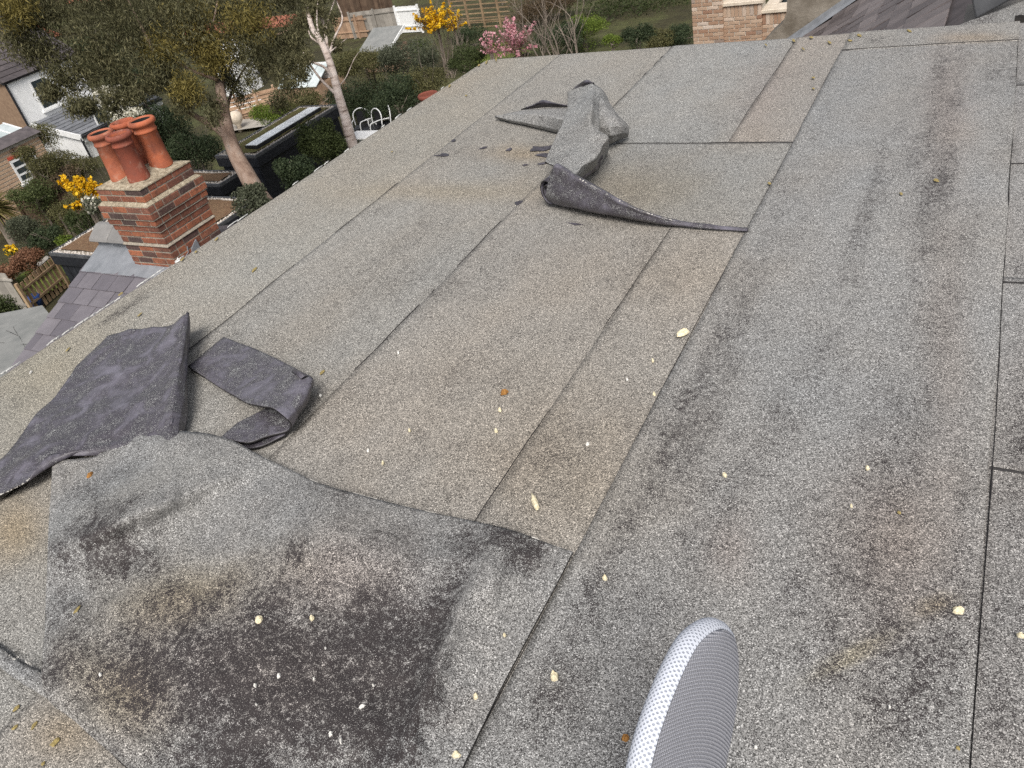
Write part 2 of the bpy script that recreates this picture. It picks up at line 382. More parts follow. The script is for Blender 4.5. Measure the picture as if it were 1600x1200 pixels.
TINT = [(820, 640, 260, 170, -10, (1.0, .955, .90)), (900, 760, 140, 110, 0, (.96, .92, .86)), (1080, 420, 120, 50, 0, (1.0, .955, .90)), (1000, 300, 120, 45, 0, (.92, .86, .76)), (820, 240, 60, 14, 0, (1.05, .93, .78)),  # brown patch right of the far tongue paints in its shadow
        (700, 300, 160, 16, 0, (1.02, .95, .84)), (1190, 140, 35, 70, 25, (.99, .945, .935)), (1400, 860, 110, 150, 0, (.95, .88, .85)), (1480, 170, 40, 110, 0, (1, .93, .90)), (1480, 550, 40, 200, 0, (1, .95, .92)), (1140, 860, 40, 50, 0, (1.0, .93, .90)),
        (1520, 62, 60, 8, 0, (1.05, .93, .80)), (20, 830, 60, 60, 0, (1.0, .87, .68)), (60, 560, 120, 120, -30, (1.02, .98, .88)), (100, 1150, 60, 40, 0, (1.0, .9, .76)), (1460, 950, 30, 14, -20, (1.05, .95, .75)), (1330, 1030, 70, 12, -28, (1.1, 1.02, .80)), (650, 180, 150, 60, -30, (1.0, .97, .93))]
def patches(px, py, lst, val0, mode):
    out = np.array(val0, float)
    for k, q in enumerate(lst):
        a = R(q[4]); dx = px-q[0]; dy = py-q[1]
        wob = 1+.9*(fbm(px/38.+k*3, py/38.+k*7, 3)-.5)
        u = (dx*math.cos(a)+dy*math.sin(a))/q[2]; v = (-dx*math.sin(a)+dy*math.cos(a))/q[3]
        w = np.exp(-(u*u+v*v)*wob*1.1)
        if mode == 'add': out = out+q[5]*w*(.30+1.45*fbm(px/16.+k*5, py/22.+k, 3))
        else: out = out*(1+(np.array(q[5])-1)*w[:, None])
    return out
def felt_attrs(P, flat=None, base=0.0, tint=(1, 1, 1), extra=(), seed=0., tints=None):
    """stain, wear and painted-shade values for points P; 'flat' gives the roof position used for the stain map."""
    Q = np.array(P if flat is None else flat, float).copy(); Q[:, 2] = 0
    front = ((Q-CAM) @ AX.T)[:, 2] > .3
    px, py = proj(np.where(front[:, None], Q, np.array([0, 3., 0])))
    w = base+.42*(fbm(Q[:, 0]*2.2+seed, Q[:, 1]*1.6+seed, 4)-.5)+.36*(fbm(Q[:, 0]*9+seed, Q[:, 1]*3.2+seed, 3)-.5)+.22*(fbm(Q[:, 0]*26+seed, Q[:, 1]*9+seed, 2)-.5)
    w = w+1.05*np.clip(fbm(Q[:, 0]*9+3, Q[:, 1]*.8, 4)-.50, -.08, .5)*(Q[:, 0] > -.75)+.20*np.clip(fbm(Q[:, 0]*5+3, Q[:, 1]*2.2, 3)-.5, -.08, .5)
    if extra: w = base+(w-base)*1.5
    w = patches(px, py, list(extra)+WEAR if not extra else extra, w, 'add')
    c = np.ones((len(Q), 3))*np.array(tint)
    c = c*(1+.16*(fbm(Q[:, 0]*1.3+30+seed, Q[:, 1]*1.1+9, 3)-.5))[:, None]
    br = fbm(Q[:, 0]*3+70, Q[:, 1]*2+3, 4)-.5
    c = c*(1+br[:, None]*np.array([.05, -.03, -.12]))
    if not extra or tints: c = patches(px, py, tints or TINT, c, 'mul')
    return np.clip(w, -.2, 1), np.clip(c, .2, 1.5)
def felt_grid(name, x0, x1, y0, y1, z, mat, parent, step=.03, und=.004, wob=.004, thick=.005, tint=(1, 1, 1), base=0.0, zf=None, y0f=None, x0f=None):
    nx = max(2, int((x1-x0)/step)+1); ny = max(2, int((y1-y0)/step)+1)
    X, Y = np.meshgrid(np.linspace(0, 1, nx), np.linspace(0, 1, ny))
    yy = y0+(y1-y0)*Y
    if y0f is not None: ys = y0f(x0+(x1-x0)*X); yy = ys+(y1-ys)*Y
    ex0 = x0+wob*2*(fbm(yy*2.1+x0*9, yy*0+x0, 3)-.5)*2; ex1 = x1+wob*2*(fbm(yy*2.1+x1*9, yy*0+x1, 3)-.5)*2
    if x0f is not None: ex0 = ex0-x0+x0f(yy)
    xx = ex0+(ex1-ex0)*X
    yy = yy+wob*2*(fbm(xx*2.3, Y*3+y0, 3)-.5)*(np.abs(Y-.5) > .495)*2
    zz = z*.62+und*2*(fbm(xx*1.7, yy*1.7, 3)-.5)+.0018*(fbm(xx*14, yy*14, 2)-.5)
    if zf is not None: zz = zz+zf(xx, yy)
    P = np.stack([xx, yy, zz], -1).reshape(-1, 3); N = len(P)
    Fc = [(i*nx+j, i*nx+j+1, (i+1)*nx+j+1, (i+1)*nx+j) for i in range(ny-1) for j in range(nx-1)]
    w, c = felt_attrs(P, base=base, tint=tint)
    # turned-down rim
    rim = [j for j in range(nx)]+[i*nx+nx-1 for i in range(1, ny)]+[(ny-1)*nx+j for j in range(nx-2, -1, -1)]+[i*nx for i in range(ny-2, 0, -1)]
    Q = P[rim]-np.array([0, 0, thick]); k = len(rim)
    Fr = [(rim[i], N+i, N+(i+1) % k, rim[(i+1) % k]) for i in range(k)]
    V = np.concatenate([P, Q]); mi = [0]*len(Fc)+[1]*len(Fr)
    return mesh_np(name, V, Fc+Fr, [mat, mat], parent, smooth=True, attrs={'wear': np.concatenate([w, w[rim]+.12]), 'tint': np.concatenate([c, c[rim]])}, mat_idx=mi)
def seam(parent, pts, wd=.006, name='bitumen_seam', z=.0, mn=.0):
    """thin bead of bled bitumen along a lap"""
    P = np.asarray(pts, float); s = np.linspace(0, 1, max(8, int(np.linalg.norm(P[-1]-P[0])/.03)))
    seg = np.linspace(0, 1, len(P)); C = np.stack([np.interp(s, seg, P[:, i]) for i in range(3)], 1)
    T = np.gradient(C, axis=0); T /= np.linalg.norm(T, axis=1)[:, None]; Nn = np.stack([-T[:, 1], T[:, 0], 0*T[:, 0]], 1)
    C = C+Nn*(.010*(fbm(s*11+P[0][0]*7, s*0+P[0][1], 3)-.5))[:, None]
    if abs(P[0][2]) < .2: C[:, 2] = C[:, 2]*.62+.008*(fbm(C[:, 0]*1.7, C[:, 1]*1.7, 3)-.5)
    hw = .55*wd*np.clip(3.4*fbm(s*len(s)*.10+P[0][1]*3, s*0+P[0][0]*5, 3)-1.35, mn, 1.5)
    a = C+Nn*hw[:, None]; b = C-Nn*hw[:, None]; top = C+np.array([0, 0, 1])*(np.where(hw > 1e-5, .0025, -.006)[:, None]+z); n = len(C)
    a[:, 2] -= .006; b[:, 2] -= .006
    V = np.concatenate([a, top, b]); Fc = [(i, n+i, n+i+1, i+1) for i in range(n-1)]+[(n+i, 2*n+i, 2*n+i+1, n+i+1) for i in range(n-1)]
    return mesh_np(name, V, Fc, 'bitumen', parent, smooth=True)
def edge_drop(x, y):                                      # felt rolls over the left eaves and back edge
    e = np.clip((xl(y)+.07-x)/.07, 0, 1); b = np.clip((y-(YB-.06))/.06, 0, 1)
    return -.022*e*e-.02*b*b
G, BG = 'felt_grey', 'felt_beige'
sheets = []
def fs(*a, **k): o = felt_grid('felt_sheet', *a, house, **k); sheets.append(o); return o
fs(XL-.012, -2.80, YN, YB, .000, BG, zf=edge_drop, tint=(1.0, 1.0, .97), wob=.009, x0f=xl)
s2 = fs(-2.81, L2+.05, YN, YB, .003, BG, zf=edge_drop, tint=(.97, .975, .97))
s3 = fs(L2, L3+.05, YN, 3.8, .007, BG, zf=edge_drop, tint=(.985, .975, .965), base=.03)
s3b = fs(L2, L3+.05, 3.91, YB, .008, G, zf=edge_drop, tint=(1.06, 1.06, 1.04))
s4 = fs(L3, L1+.06, YN, 3.8, .010, BG, zf=edge_drop, tint=(.985, .975, .965), base=.04)
s4b = fs(L3, L1+.06, 3.905, YB, .011, BG, zf=edge_drop, tint=(.975, .955, .95), base=.03)
s5 = fs(L1, L5, YN, 5.33, .016, G, base=.06, step=.025)
_e = np.array([at(a, b, .012) for a, b in [(852, 310), (872, 319), (955, 336), (1050, 352), (1168, 362)]])
s6 = fs(float(_e[0][0]), L1+.02, 3.05, 3.92, .0125, G, base=.0, tint=(1.03, 1.02, .99), y0f=lambda x: np.interp(x, _e[:, 0], _e[:, 1])+.02)
yy = [YN, -.05, .87, 1.785, 2.71, 3.66, 4.59, YB]
for k in range(len(yy)-1):
    o = fs(L5-.05, XR, yy[k], yy[k+1]+(.04 if k < 6 else 0), .004+.0035*((k % 2)), G, base=.07+.05*(k == 3), tint=(.97, .96, .96), zf=edge_drop)
    if yy[k] > -.3: seam(o, [(L5, yy[k], .013), (XR, yy[k]+.004, .013)], .007, mn=.3)
# kerb strip along the back
s7 = fs(-.765, L5, 5.30, YB+.005, .021, G, tint=(1.02, 1.0, .97), zf=edge_drop)
seam(s7, [(-.765, 5.30, .024), (-.2, 5.31, .024), (L5, 5.30, .024)], .008, mn=.4)
seam(s5, [(L1-.002, YN, .012), (L1, 1.5, .013), (L1, 5.3, .014)], .0055, mn=.25)
seam(s5, [(L5+.003, YN, .012), (L5+.004, 2.5, .012), (L5, 5.68, .014)], .0065, mn=.35)
seam(s3, [(L2, .9, .007), (L2, 3.0, .007)], .0020); seam(s3b, [(L2, 4.5, .010), (L2, YB, .010)], .0016)
seam(s4, [(L3, 1.2, .011), (L3, 2.98, .011)], .0022); seam(s4b, [(L3, 3.93, .012), (L3, YB, .012)], .0014)
seam(s2, [(-2.81, 1.6, .003), (-2.81, 3.4, .003)], .0012)
seam(s6, [(-1.69, 3.915, .014), (L1, 3.915, .016)], .005, mn=.25)
q = [at(932, 597, .012), at(975, 598, .012), at(1016, 604, .012)]; seam(s4, q, .004)
# torn scabs where the top layer was ripped
def scab(pts, h=.005, mat='felt_underside'):
    rs = np.random.default_rng(int(pts[0][0])); P0 = np.array([at(a, b, .006) for a, b in pts]); m0 = P0.mean(0)
    P = np.concatenate([[P0[i], P0[i]*(1-f)+P0[(i+1) % len(P0)]*f] for i in range(len(P0)) for f in (rs.uniform(.35, .65),)]); P = m0+(P-m0)*rs.uniform(.55, 1.15, (len(P), 1)); c = P.mean(0)+np.array([0, 0, h]); n = len(P)
    o = mesh_np('felt_scab', np.concatenate([P, [c]]), [(i, (i+1) % n, n) for i in range(n)], mat, house, attrs={'wear': np.zeros(n+1)+.1})
scab([(678, 243), (690, 239), (706, 240), (703, 244), (688, 245)]); scab([(747, 233), (757, 228), (763, 228), (757, 233)]); scab([(788, 236), (797, 230), (802, 231), (797, 236)])
scab([(820, 234), (832, 228), (862, 227), (856, 236), (840, 238)]); scab([(832, 242), (852, 239), (866, 240), (858, 246)]); scab([(800, 317), (812, 313), (820, 313), (808, 321)])
scab([(815, 258), (823, 255), (826, 257), (818, 259)]); scab([(836, 256), (852, 253), (855, 255), (842, 258)]); scab([(705, 219), (713, 216), (712, 220), (706, 222)]); scab([(882, 347), (900, 349), (915, 351), (898, 352)])
# edge trim, a broken white line along the left eaves
MB().prism([(xl(YN)-.005, YN, -.12), (xl(YN)+.012, YN, -.12), (xl(0)+.012, 0, -.12), (xl(YB)+.012, YB-.02, -.12), (xl(YB)-.003, YB-.02, -.12), (xl(0)-.005, 0, -.12)], (0, 0, .097)).build('eaves_trim', 'white_trim', house)
MB().box(xl(YB)+.01, XR, YB-.004, YB+.016, -.12, -.026).build('back_trim', 'felt_far', house)
for k in range(34):
    y = random.choice([random.uniform(1.3, 2.5), random.uniform(1.3, 5.6)]); l = random.uniform(.02, .09)
    x = xl(y)-.018+random.uniform(-.004, .006)
    MB().prism([(x, y, -.024), (x+.012, y+.25*l, -.016), (x+random.uniform(.012, .022), y+l*.5, -.014), (x+.010, y+.8*l, -.018), (x+.004, y+l, -.02)], (0, 0, .005)).build('paint_flake', 'white_trim', house)

# ------------------------------------------------------------------ torn felt
def cr(P, n):
    """Catmull-Rom resample of a control polyline (k,3) to n points."""
    P = np.asarray(P, float); k = len(P); E = np.concatenate([[2*P[0]-P[1]], P, [2*P[-1]-P[-2]]])
    t = np.linspace(0, k-1, n); i = np.minimum(t.astype(int), k-2); f = (t-i)[:, None]
    a, b, c, d = E[i], E[i+1], E[i+2], E[i+3]
    return .5*((2*b)+(-a+c)*f+(2*a-5*b+4*c-d)*f**2+(-a+3*b-3*c+d)*f**3)
def surf(rows, nu, nv):
    G0 = np.array([cr(r, nv) for r in rows]); return np.stack([cr(G0[:, j], nu) for j in range(nv)], 1)
def stiff(rows, nu, nv, k=.35):
    """mostly straight-ruled between control points: stiff sheet with creases"""
    def lin(P, n):
        P = np.asarray(P, float); t = np.linspace(0, len(P)-1, n); return np.stack([np.interp(t, np.arange(len(P)), P[:, i]) for i in range(P.shape[1])], 1)
    G0 = np.array([lin(r, nv) for r in rows]); A = np.stack([lin(G0[:, j], nu) for j in range(nv)], 1)
    return A*(1-k)+surf(rows, nu, nv)*k
def crumple(Pg, amp, sc, seed=0):
    n = np.cross(np.gradient(Pg, axis=0), np.gradient(Pg, axis=1)); n /= np.linalg.norm(n, axis=2)[..., None]+1e-9
    u = Pg[..., 0]+.7*Pg[..., 2]; v = Pg[..., 1]-.6*Pg[..., 2]
    a = fbm(u*sc+seed, v*sc+seed, 3)-.5; b = np.abs(fbm(u*sc*.7+seed+8, v*sc*.7+seed, 2)-.5)
    c = np.abs(fbm(u*sc*.45+seed+3, v*sc*.45-seed+5, 2)-.5)
    return Pg+n*(amp*(a*1.2-b*1.6+(.16-np.minimum(c, .16))*3.2-.2))[..., None]
def felt_piece(name, Pg, parent, front, back, thick=.006, wear=0.0, tint=(1, 1, 1), extra=None, rim='bitumen', flip=False, tints=None):
    nu, nv = Pg.shape[:2]; P = Pg.reshape(-1, 3)
    Fc = [(i*nv+j, i*nv+j+1, (i+1)*nv+j+1, (i+1)*nv+j) for i in range(nu-1) for j in range(nv-1)]
    if flip: Fc = [f[::-1] for f in Fc]
    w, c = felt_attrs(P, base=wear, tint=tint, extra=extra or ((0, 0, 1, 1, 0, 0.),), seed=P[0][0]*3, tints=tints)
    if front == 'felt_underside': w = np.zeros(len(P))+wear
    o = mesh_np(name, P, Fc, [front, back, rim], parent, smooth=True, attrs={'wear': w, 'tint': c})
    s = o.modifiers.new('thickness', 'SOLIDIFY'); s.thickness = thick; s.offset = -1; s.material_offset = 1; s.material_offset_rim = 2
    return o
def px3(rows): return [[at(a, b, h) for a, b, h in r] for r in rows]
def fringe(parent, line, wd=.006, name='torn_edge'):
    """pale broken fibres along a ripped edge"""
    L = cr(line, 90); mb = MB(); r = np.random.default_rng(len(line))
    for i in range(len(L)-1):
        if r.random() < .38: continue
        a, b = L[i], L[i+1]; h = wd*r.uniform(.25, 1.0); n = np.array([r.normal(0, .3), r.normal(0, .3), .6])*h
        mb.add([a-n*.3, b-n*.3, b+n*.7*r.uniform(.4, 1), a+n*.7*r.uniform(.4, 1)], [(0, 1, 2, 3)])
    return mb.build(name, 'torn_fibre', parent)

# --- the big loose sheet in the foreground
def lip(pts, n): return cr([(a, b, 0) for a, b in pts], n)[:, :2]
top = lip([(82, 712), (92, 708), (100, 718), (125, 716), (145, 714), (165, 704), (185, 692), (196, 676), (214, 662), (240, 665), (272, 672), (310, 675), (345, 682), (372, 692), (400, 708), (450, 732), (500, 755), (575, 776), (650, 795), (730, 812), (800, 828), (848, 846), (895, 862)], 150)
left = lip([(82, 712), (80, 760), (76, 820), (73, 900), (70, 980), (68, 1080), (120, 1130), (200, 1200), (290, 1280), (380, 1360)], 90)
right = lip([(895, 862), (868, 915), (838, 970), (806, 1030), (770, 1100), (722, 1200), (680, 1290), (650, 1360)], 90)
bot = lip([(380, 1360), (460, 1362), (560, 1362), (650, 1360)], 150)
u = np.linspace(0, 1, 150)[None, :, None]; v = np.linspace(0, 1, 90)[:, None, None]
pg = (1-v)*top[None]+v*bot[None]+(1-u)*left[:, None]+u*right[:, None]-((1-u)*(1-v)*top[0]+u*(1-v)*top[-1]+(1-u)*v*bot[0]+u*v*bot[-1])
PX, PY = pg[..., 0], pg[..., 1]
def gb(cx, cy, rx, ry, a, h):
    a = R(a); dx, dy = PX-cx, PY-cy; p = (dx*math.cos(a)+dy*math.sin(a))/rx; q = (-dx*math.sin(a)+dy*math.cos(a))/ry
    return h*np.exp(-p*p-q*q)
H = .022+gb(215, 790, 190, 46, -27, .085)+gb(120, 760, 60, 60, 0, .02)+gb(215, 806, 150, 13, -23, .028)+gb(700, 1000, 150, 9, -66, .026)+gb(476, 850, 60, 6, 80, .016)+gb(500, 830, 70, 90, 20, .045)-gb(478, 900, 20, 40, 0, .02)+gb(620, 870, 130, 60, 10, .04)+gb(770, 900, 28, 90, 20, .035)+gb(680, 1060, 26, 150, 22, .035)+gb(350, 1000, 200, 120, -20, .03)+gb(250, 690, 80, 25, 0, .03)+gb(110, 1000, 40, 120, 0, .02)+gb(560, 1150, 100, 60, 20, .02)
H = .022+(H-.022)*1.05+.010*(.16-np.minimum(np.abs(fbm(PX/75.+4, PY/75., 2)-.5), .16))/.16*.6+.020*(fbm(PX/60., PY/60., 3)-.5)+.010*(fbm(PX/18., PY/22., 2)-.5)
ed = np.clip((895-PX-(PY-862)*.52)/60, .12, 1)*np.ones_like(PX); H = np.where(H > 0, H*ed, H)
H = np.clip(H, .012, .2)+.012
Pg = np.array([[at(a, b, h) for a, b, h in zip(ra, rb, rh)] for ra, rb, rh in zip(PX, PY, H)])
DPX, DPY, DH = PX.copy(), PY.copy(), H.copy()
WEAR_SHADE = [(650, 1070, 110, 110, 10, .26), (520, 1000, 90, 50, 0, .12), (360, 1010, 240, 110, -8, .20), (650, 960, 60, 60, 20, .16), (160, 820, 60, 40, -20, .15), (190, 850, 75, 45, -25, 0.657), (230, 905, 80, 40, 10, 0.626), (120, 890, 40, 30, 0, 0.255), (130, 780, 40, 20, 20, 0.255), (300, 800, 60, 30, -25, 0.116), (120, 960, 50, 60, 0, 0.302), (430, 960, 70, 60, 0, 0.302), (380, 1090, 190, 90, 15, 0.638), (560, 1130, 110, 90, 0, 0.638), (250, 1110, 90, 60, 30, 0.522),  # bald wear; patches below the crest also paint in its shadow
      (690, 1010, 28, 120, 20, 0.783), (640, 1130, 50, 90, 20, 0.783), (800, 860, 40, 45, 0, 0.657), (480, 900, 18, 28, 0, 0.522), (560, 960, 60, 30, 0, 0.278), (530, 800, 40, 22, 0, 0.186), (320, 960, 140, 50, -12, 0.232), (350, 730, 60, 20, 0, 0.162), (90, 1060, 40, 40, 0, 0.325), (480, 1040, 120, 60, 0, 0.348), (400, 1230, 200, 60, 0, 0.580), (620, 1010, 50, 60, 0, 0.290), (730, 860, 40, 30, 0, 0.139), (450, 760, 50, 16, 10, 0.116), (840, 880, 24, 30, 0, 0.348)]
flapD = thing('loose_felt_sheet', 'large loose grey felt sheet with black bald patches buckled over the roof', 'felt sheet', at(450, 950, .02))
o = felt_piece('sheet', Pg, flapD, 'felt_grey', 'felt_underside', .006, wear=.05, extra=WEAR_SHADE, flip=True, tints=[(300, 950, 130, 50, -15, (1.12, 1.0, .80)), (430, 1080, 220, 90, 0, (1.06, .97, .92)), (200, 1100, 90, 60, 30, (1.1, 1.0, .82)), (560, 930, 120, 60, 0, (1.05, .98, .95)), (250, 790, 160, 40, -25, (1.14, 1.13, 1.10))])  # last tint paints the lit crest lighter
fringe(flapD, Pg[0][::4], .006); fringe(flapD, Pg[:60, 0][::4], .004)
# small torn tab lying under its left margin
tb = thing('felt_scrap', 'bare purple-grey strip of felt with white torn edge under the loose sheet', 'felt scrap', at(30, 1040, .012))
rows = px3([[(-40, 985, .016), (0, 1012, .016), (28, 1034, .016), (60, 1050, .02), (75, 1060, .02)], [(-40, 1000, .022), (0, 1028, .022), (28, 1050, .022), (60, 1070, .022), (78, 1082, .02)], [(-40, 1015, .016), (0, 1042, .016), (28, 1062, .016), (62, 1083, .016), (80, 1095, .016)]])
felt_piece('strip', surf(rows, 8, 24), tb, 'felt_underside', 'felt_grey', .005, wear=.12)
fringe(tb, [at(a, b, .026) for a, b in [(-30, 995), (0, 1012), (12, 1022), (22, 1030), (30, 1026), (40, 1034), (50, 1040), (62, 1052)]], .02)

# --- large sheet turned over, bare side up
flapB = thing('overturned_felt', 'large overturned felt sheet, bare purple-grey side up, by the slate-side eaves', 'felt sheet', at(180, 620, .01))
rows = px3([
    [(166, 523, .03), (200, 516, .05), (245, 509, .075), (268, 503, .10), (284, 492, .14), (294, 488, .14), (300, 495, .10), (300, 507, .05), (297, 521, .008)],
    [(118, 575, .02), (160, 570, .04), (215, 562, .06), (250, 557, .085), (270, 550, .11), (284, 547, .125), (295, 556, .09), (298, 569, .045), (295, 583, .008)],
    [(75, 628, .02), (130, 622, .035), (190, 614, .05), (240, 608, .075), (262, 601, .10), (276, 598, .115), (288, 607, .085), (293, 620, .045), (291, 634, .008)],
    [(20, 692, .02), (80, 682, .045), (150, 670, .055), (222, 656, .07), (254, 648, .09), (269, 645, .105), (282, 654, .08), (289, 667, .04), (287, 682, .008)],
    [(-25, 742, .02), (30, 726, .06), (95, 702, .065), (190, 686, .05), (245, 684, .07), (262, 686, .08), (276, 696, .06), (285, 706, .03), (284, 716, .008)],
    [(-70, 800, .02), (0, 772, .045), (40, 752, .06), (78, 714, .075), (180, 712, .02), (250, 712, .02), (265, 715, .02), (275, 718, .015), (283, 724, .010)]])
Pg = crumple(stiff(rows, 110, 110, .2), .017, 6, 3)
felt_piece('sheet', Pg, flapB, 'felt_underside', 'felt_underside', .006, flip=True)
fringe(flapB, [at(a, b, h) for a, b, h in [(-20, 780, .035), (0, 773, .043), (25, 762, .053), (40, 753, .06), (60, 735, .068), (78, 715, .077)]], .010)
fringe(flapB, [at(a, b, h) for a, b, h in [(255, 507, .09), (268, 503, .102), (276, 498, .122), (284, 492, .142)]], .008)

# --- strip doubled back on itself beside it
flapC = thing('folded_felt_strip', 'dark felt strip doubled back on itself beside the overturned sheet', 'felt strip', at(400, 620, .01))
rows = px3([
    [(350, 527, .012), (333, 541, .016), (314, 557, .018), (294, 573, .02)],
    [(400, 546, .03), (378, 566, .03), (356, 583, .03), (333, 599, .03)],
    [(446, 568, .06), (424, 594, .06), (404, 612, .06), (384, 629, .065)],
    [(474, 582, .11), (456, 606, .105), (440, 624, .10), (426, 638, .105)],
    [(489, 591, .10), (475, 620, .10), (463, 638, .10), (449, 654, .11)],
    [(491, 600, .05), (480, 628, .055), (468, 646, .055), (456, 664, .06)],
    [(482, 607, .012), (470, 632, .02), (460, 652, .025), (450, 674, .03)],
    [(455, 622, .012), (443, 642, .02), (432, 660, .025), (420, 683, .032)],
    [(415, 640, .02), (408, 655, .03), (398, 671, .035), (388, 694, .04)],
    [(372, 664, .03), (362, 672, .035), (352, 681, .035), (345, 686, .03)]])
felt_piece('strip', crumple(stiff(rows, 80, 24, .6), .006, 9, 5), flapC, 'felt_underside', 'felt_underside', .007, wear=-.02)
rows = px3([[(462, 640, .012), (452, 664, .016), (446, 682, .016)], [(420, 655, .014), (410, 682, .016), (402, 700, .016)], [(375, 676, .014), (370, 690, .016), (366, 700, .016)]])
felt_piece('inner_fold', crumple(surf(rows, 24, 16), .006, 9, 8), flapC, 'felt_underside', 'felt_underside', .007, wear=.05)
rows = px3([[(456, 580, .115), (463, 586, .12), (470, 592, .12)], [(459, 577, .10), (468, 581, .135), (476, 588, .125)], [(466, 578, .09), (474, 582, .12), (482, 588, .11)]])
felt_piece('curled_corner', surf(rows, 10, 10), flapC, 'felt_underside', 'felt_underside', .005, wear=.1)

# --- the far flap: curled strip, roll, folded tongue and side wing
flapA = thing('torn_felt_flap', 'ripped grey felt flap folded into a tongue with a curled black edge', 'felt flap', at(900, 260, .015))
bl = [(1168, 361, .018), (1110, 357, .02), (1050, 351, .022), (1000, 344, .022), (955, 335, .024), (910, 327, .026), (872, 318, .028), (858, 312, .03)]
tl = [(1168, 358, .022), (1110, 352, .028), (1050, 344, .045), (1000, 329, .09), (962, 311, .13), (932, 294, .16), (900, 277, .20), (868, 257, .24)]
rows = []
for a, b in zip(bl, tl):
    A, B = at(*a), at(*b); A[1] += .0; k = min(1, (b[2]-a[2])/.12)
    back = A+np.array([.0, .10*k+.01, -.006]); mid1 = A*.72+B*.28+np.array([0, -.045*k, .012*k]); mid2 = A*.35+B*.65+np.array([0, -.02*k, .02*k])
    rows.append([back, A, mid1, mid2, B, B+np.array([0, .05*k+.01, -.03*k-.004])])
Pg = crumple(surf(rows, 100, 26), .008, 8, 2)
felt_piece('curled_strip', Pg, flapA, 'felt_underside', 'felt_grey', .006, wear=.0)
fringe(flapA, [at(a, b, h+.004) for a, b, h in tl[2:7]], .010)
# spiral roll end
c0 = at(861, 300, .085); ax = np.array([.28, .95, .10]); ax /= np.linalg.norm(ax); e1 = np.cross(ax, [0, 0, 1.]); e1 /= np.linalg.norm(e1); e2 = np.cross(e1, ax)
th = np.linspace(0, 2*math.pi*2.3, 80); rr = np.linspace(.078, .022, 80)
Pg = np.stack([c0+ax*(q*.34)+(e1[None]*np.cos(th)[:, None]*.72+e2[None]*np.sin(th)[:, None])*rr[:, None] for q in np.linspace(-.06, 1, 10)], 1)
felt_piece('roll', Pg, flapA, 'felt_underside', 'felt_underside', .006, wear=.25)
rows = px3([
    [(853, 256, .12), (852, 252, .185), (866, 258, .19), (880, 264, .195), (897, 273, .195), (900, 277, .17), (903, 287, .05)],
    [(858, 246, .12), (858, 238, .185), (874, 243, .19), (892, 250, .20), (910, 259, .20), (913, 264, .16), (914, 278, .03)],
    [(867, 228, .12), (867, 220, .18), (886, 227, .19), (908, 236, .20), (930, 246, .20), (932, 251, .15), (932, 266, .02)],
    [(878, 204, .12), (877, 195, .18), (897, 203, .19), (922, 213, .215), (950, 214, .21), (951, 221, .16), (950, 238, .03)],
    [(888, 178, .12), (887, 169, .18), (905, 175, .20), (922, 186, .235), (926, 198, .19), (934, 206, .16), (944, 222, .05)],
    [(889, 156, .12), (887, 148, .18), (906, 151, .20), (926, 155, .245), (934, 172, .20), (938, 182, .17), (946, 196, .07)],
    [(889, 150, .10), (887, 143, .16), (906, 137, .19), (925, 131, .24), (938, 138, .21), (944, 146, .17), (952, 160, .08)]])
felt_piece('folded_tongue', crumple(stiff(rows, 80, 60, .06), .009, 9, 1), flapA, 'felt_grey', 'felt_underside', .006, wear=.06, tint=(1.02, 1.03, 1.03))
rows = px3([
    [(926, 150, .20), (934, 162, .19), (930, 182, .17), (934, 200, .14), (940, 214, .10), (946, 226, .04)],
    [(940, 152, .19), (946, 165, .20), (944, 183, .18), (950, 198, .16), (956, 212, .11), (960, 222, .03)],
    [(950, 160, .14), (958, 172, .16), (962, 186, .17), (968, 197, .14), (974, 207, .09), (974, 216, .02)],
    [(955, 170, .05), (966, 182, .10), (975, 190, .12), (981, 198, .10), (982, 208, .06), (981, 214, .015)]])
felt_piece('side_lobe', crumple(stiff(rows, 50, 50, .06), .010, 9, 4), flapA, 'felt_grey', 'felt_underside', .006, tint=(1, 1, 1), wear=.02)
rows = px3([
    [(774, 185, .012), (773, 182, .035), (775, 180, .04), (779, 180, .02)],
    [(800, 192, .012), (801, 189, .035), (805, 178, .075), (814, 172, .05)],
    [(832, 199, .012), (834, 195, .04), (840, 178, .10), (850, 168, .06)],
    [(866, 207, .012), (868, 203, .04), (874, 184, .12), (886, 168, .08)],
    [(890, 210, .012), (892, 206, .04), (896, 188, .12), (905, 172, .08)]])
felt_piece('side_wing', crumple(stiff(rows, 50, 30, .1), .005, 8, 6), flapA, 'felt_grey', 'felt_underside', .006, wear=.0, tint=(1.06, 1.07, 1.08), flip=True)
rows = px3([[(814, 172, .03), (832, 170, .035), (850, 168, .04), (868, 168, .05), (890, 168, .06)], [(822, 169, .05), (838, 163, .075), (850, 160, .09), (868, 163, .085), (890, 166, .08)], [(823, 168, .05), (838, 161, .08), (849, 156, .095), (868, 161, .09), (890, 165, .085)]])
felt_piece('wing_peak', surf(rows, 10, 24), flapA, 'felt_underside', 'felt_underside', .006, wear=.2)
rows = px3([[(886, 148, .06), (900, 141, .13), (914, 135, .18), (928, 132, .20)], [(890, 143, .06), (902, 133, .15), (916, 125, .22), (928, 130, .21)], [(894, 142, .03), (904, 134, .08), (918, 127, .12), (930, 133, .12)]])
felt_piece('tongue_end', surf(rows, 12, 20), flapA, 'felt_underside', 'felt_underside', .006, wear=.2)

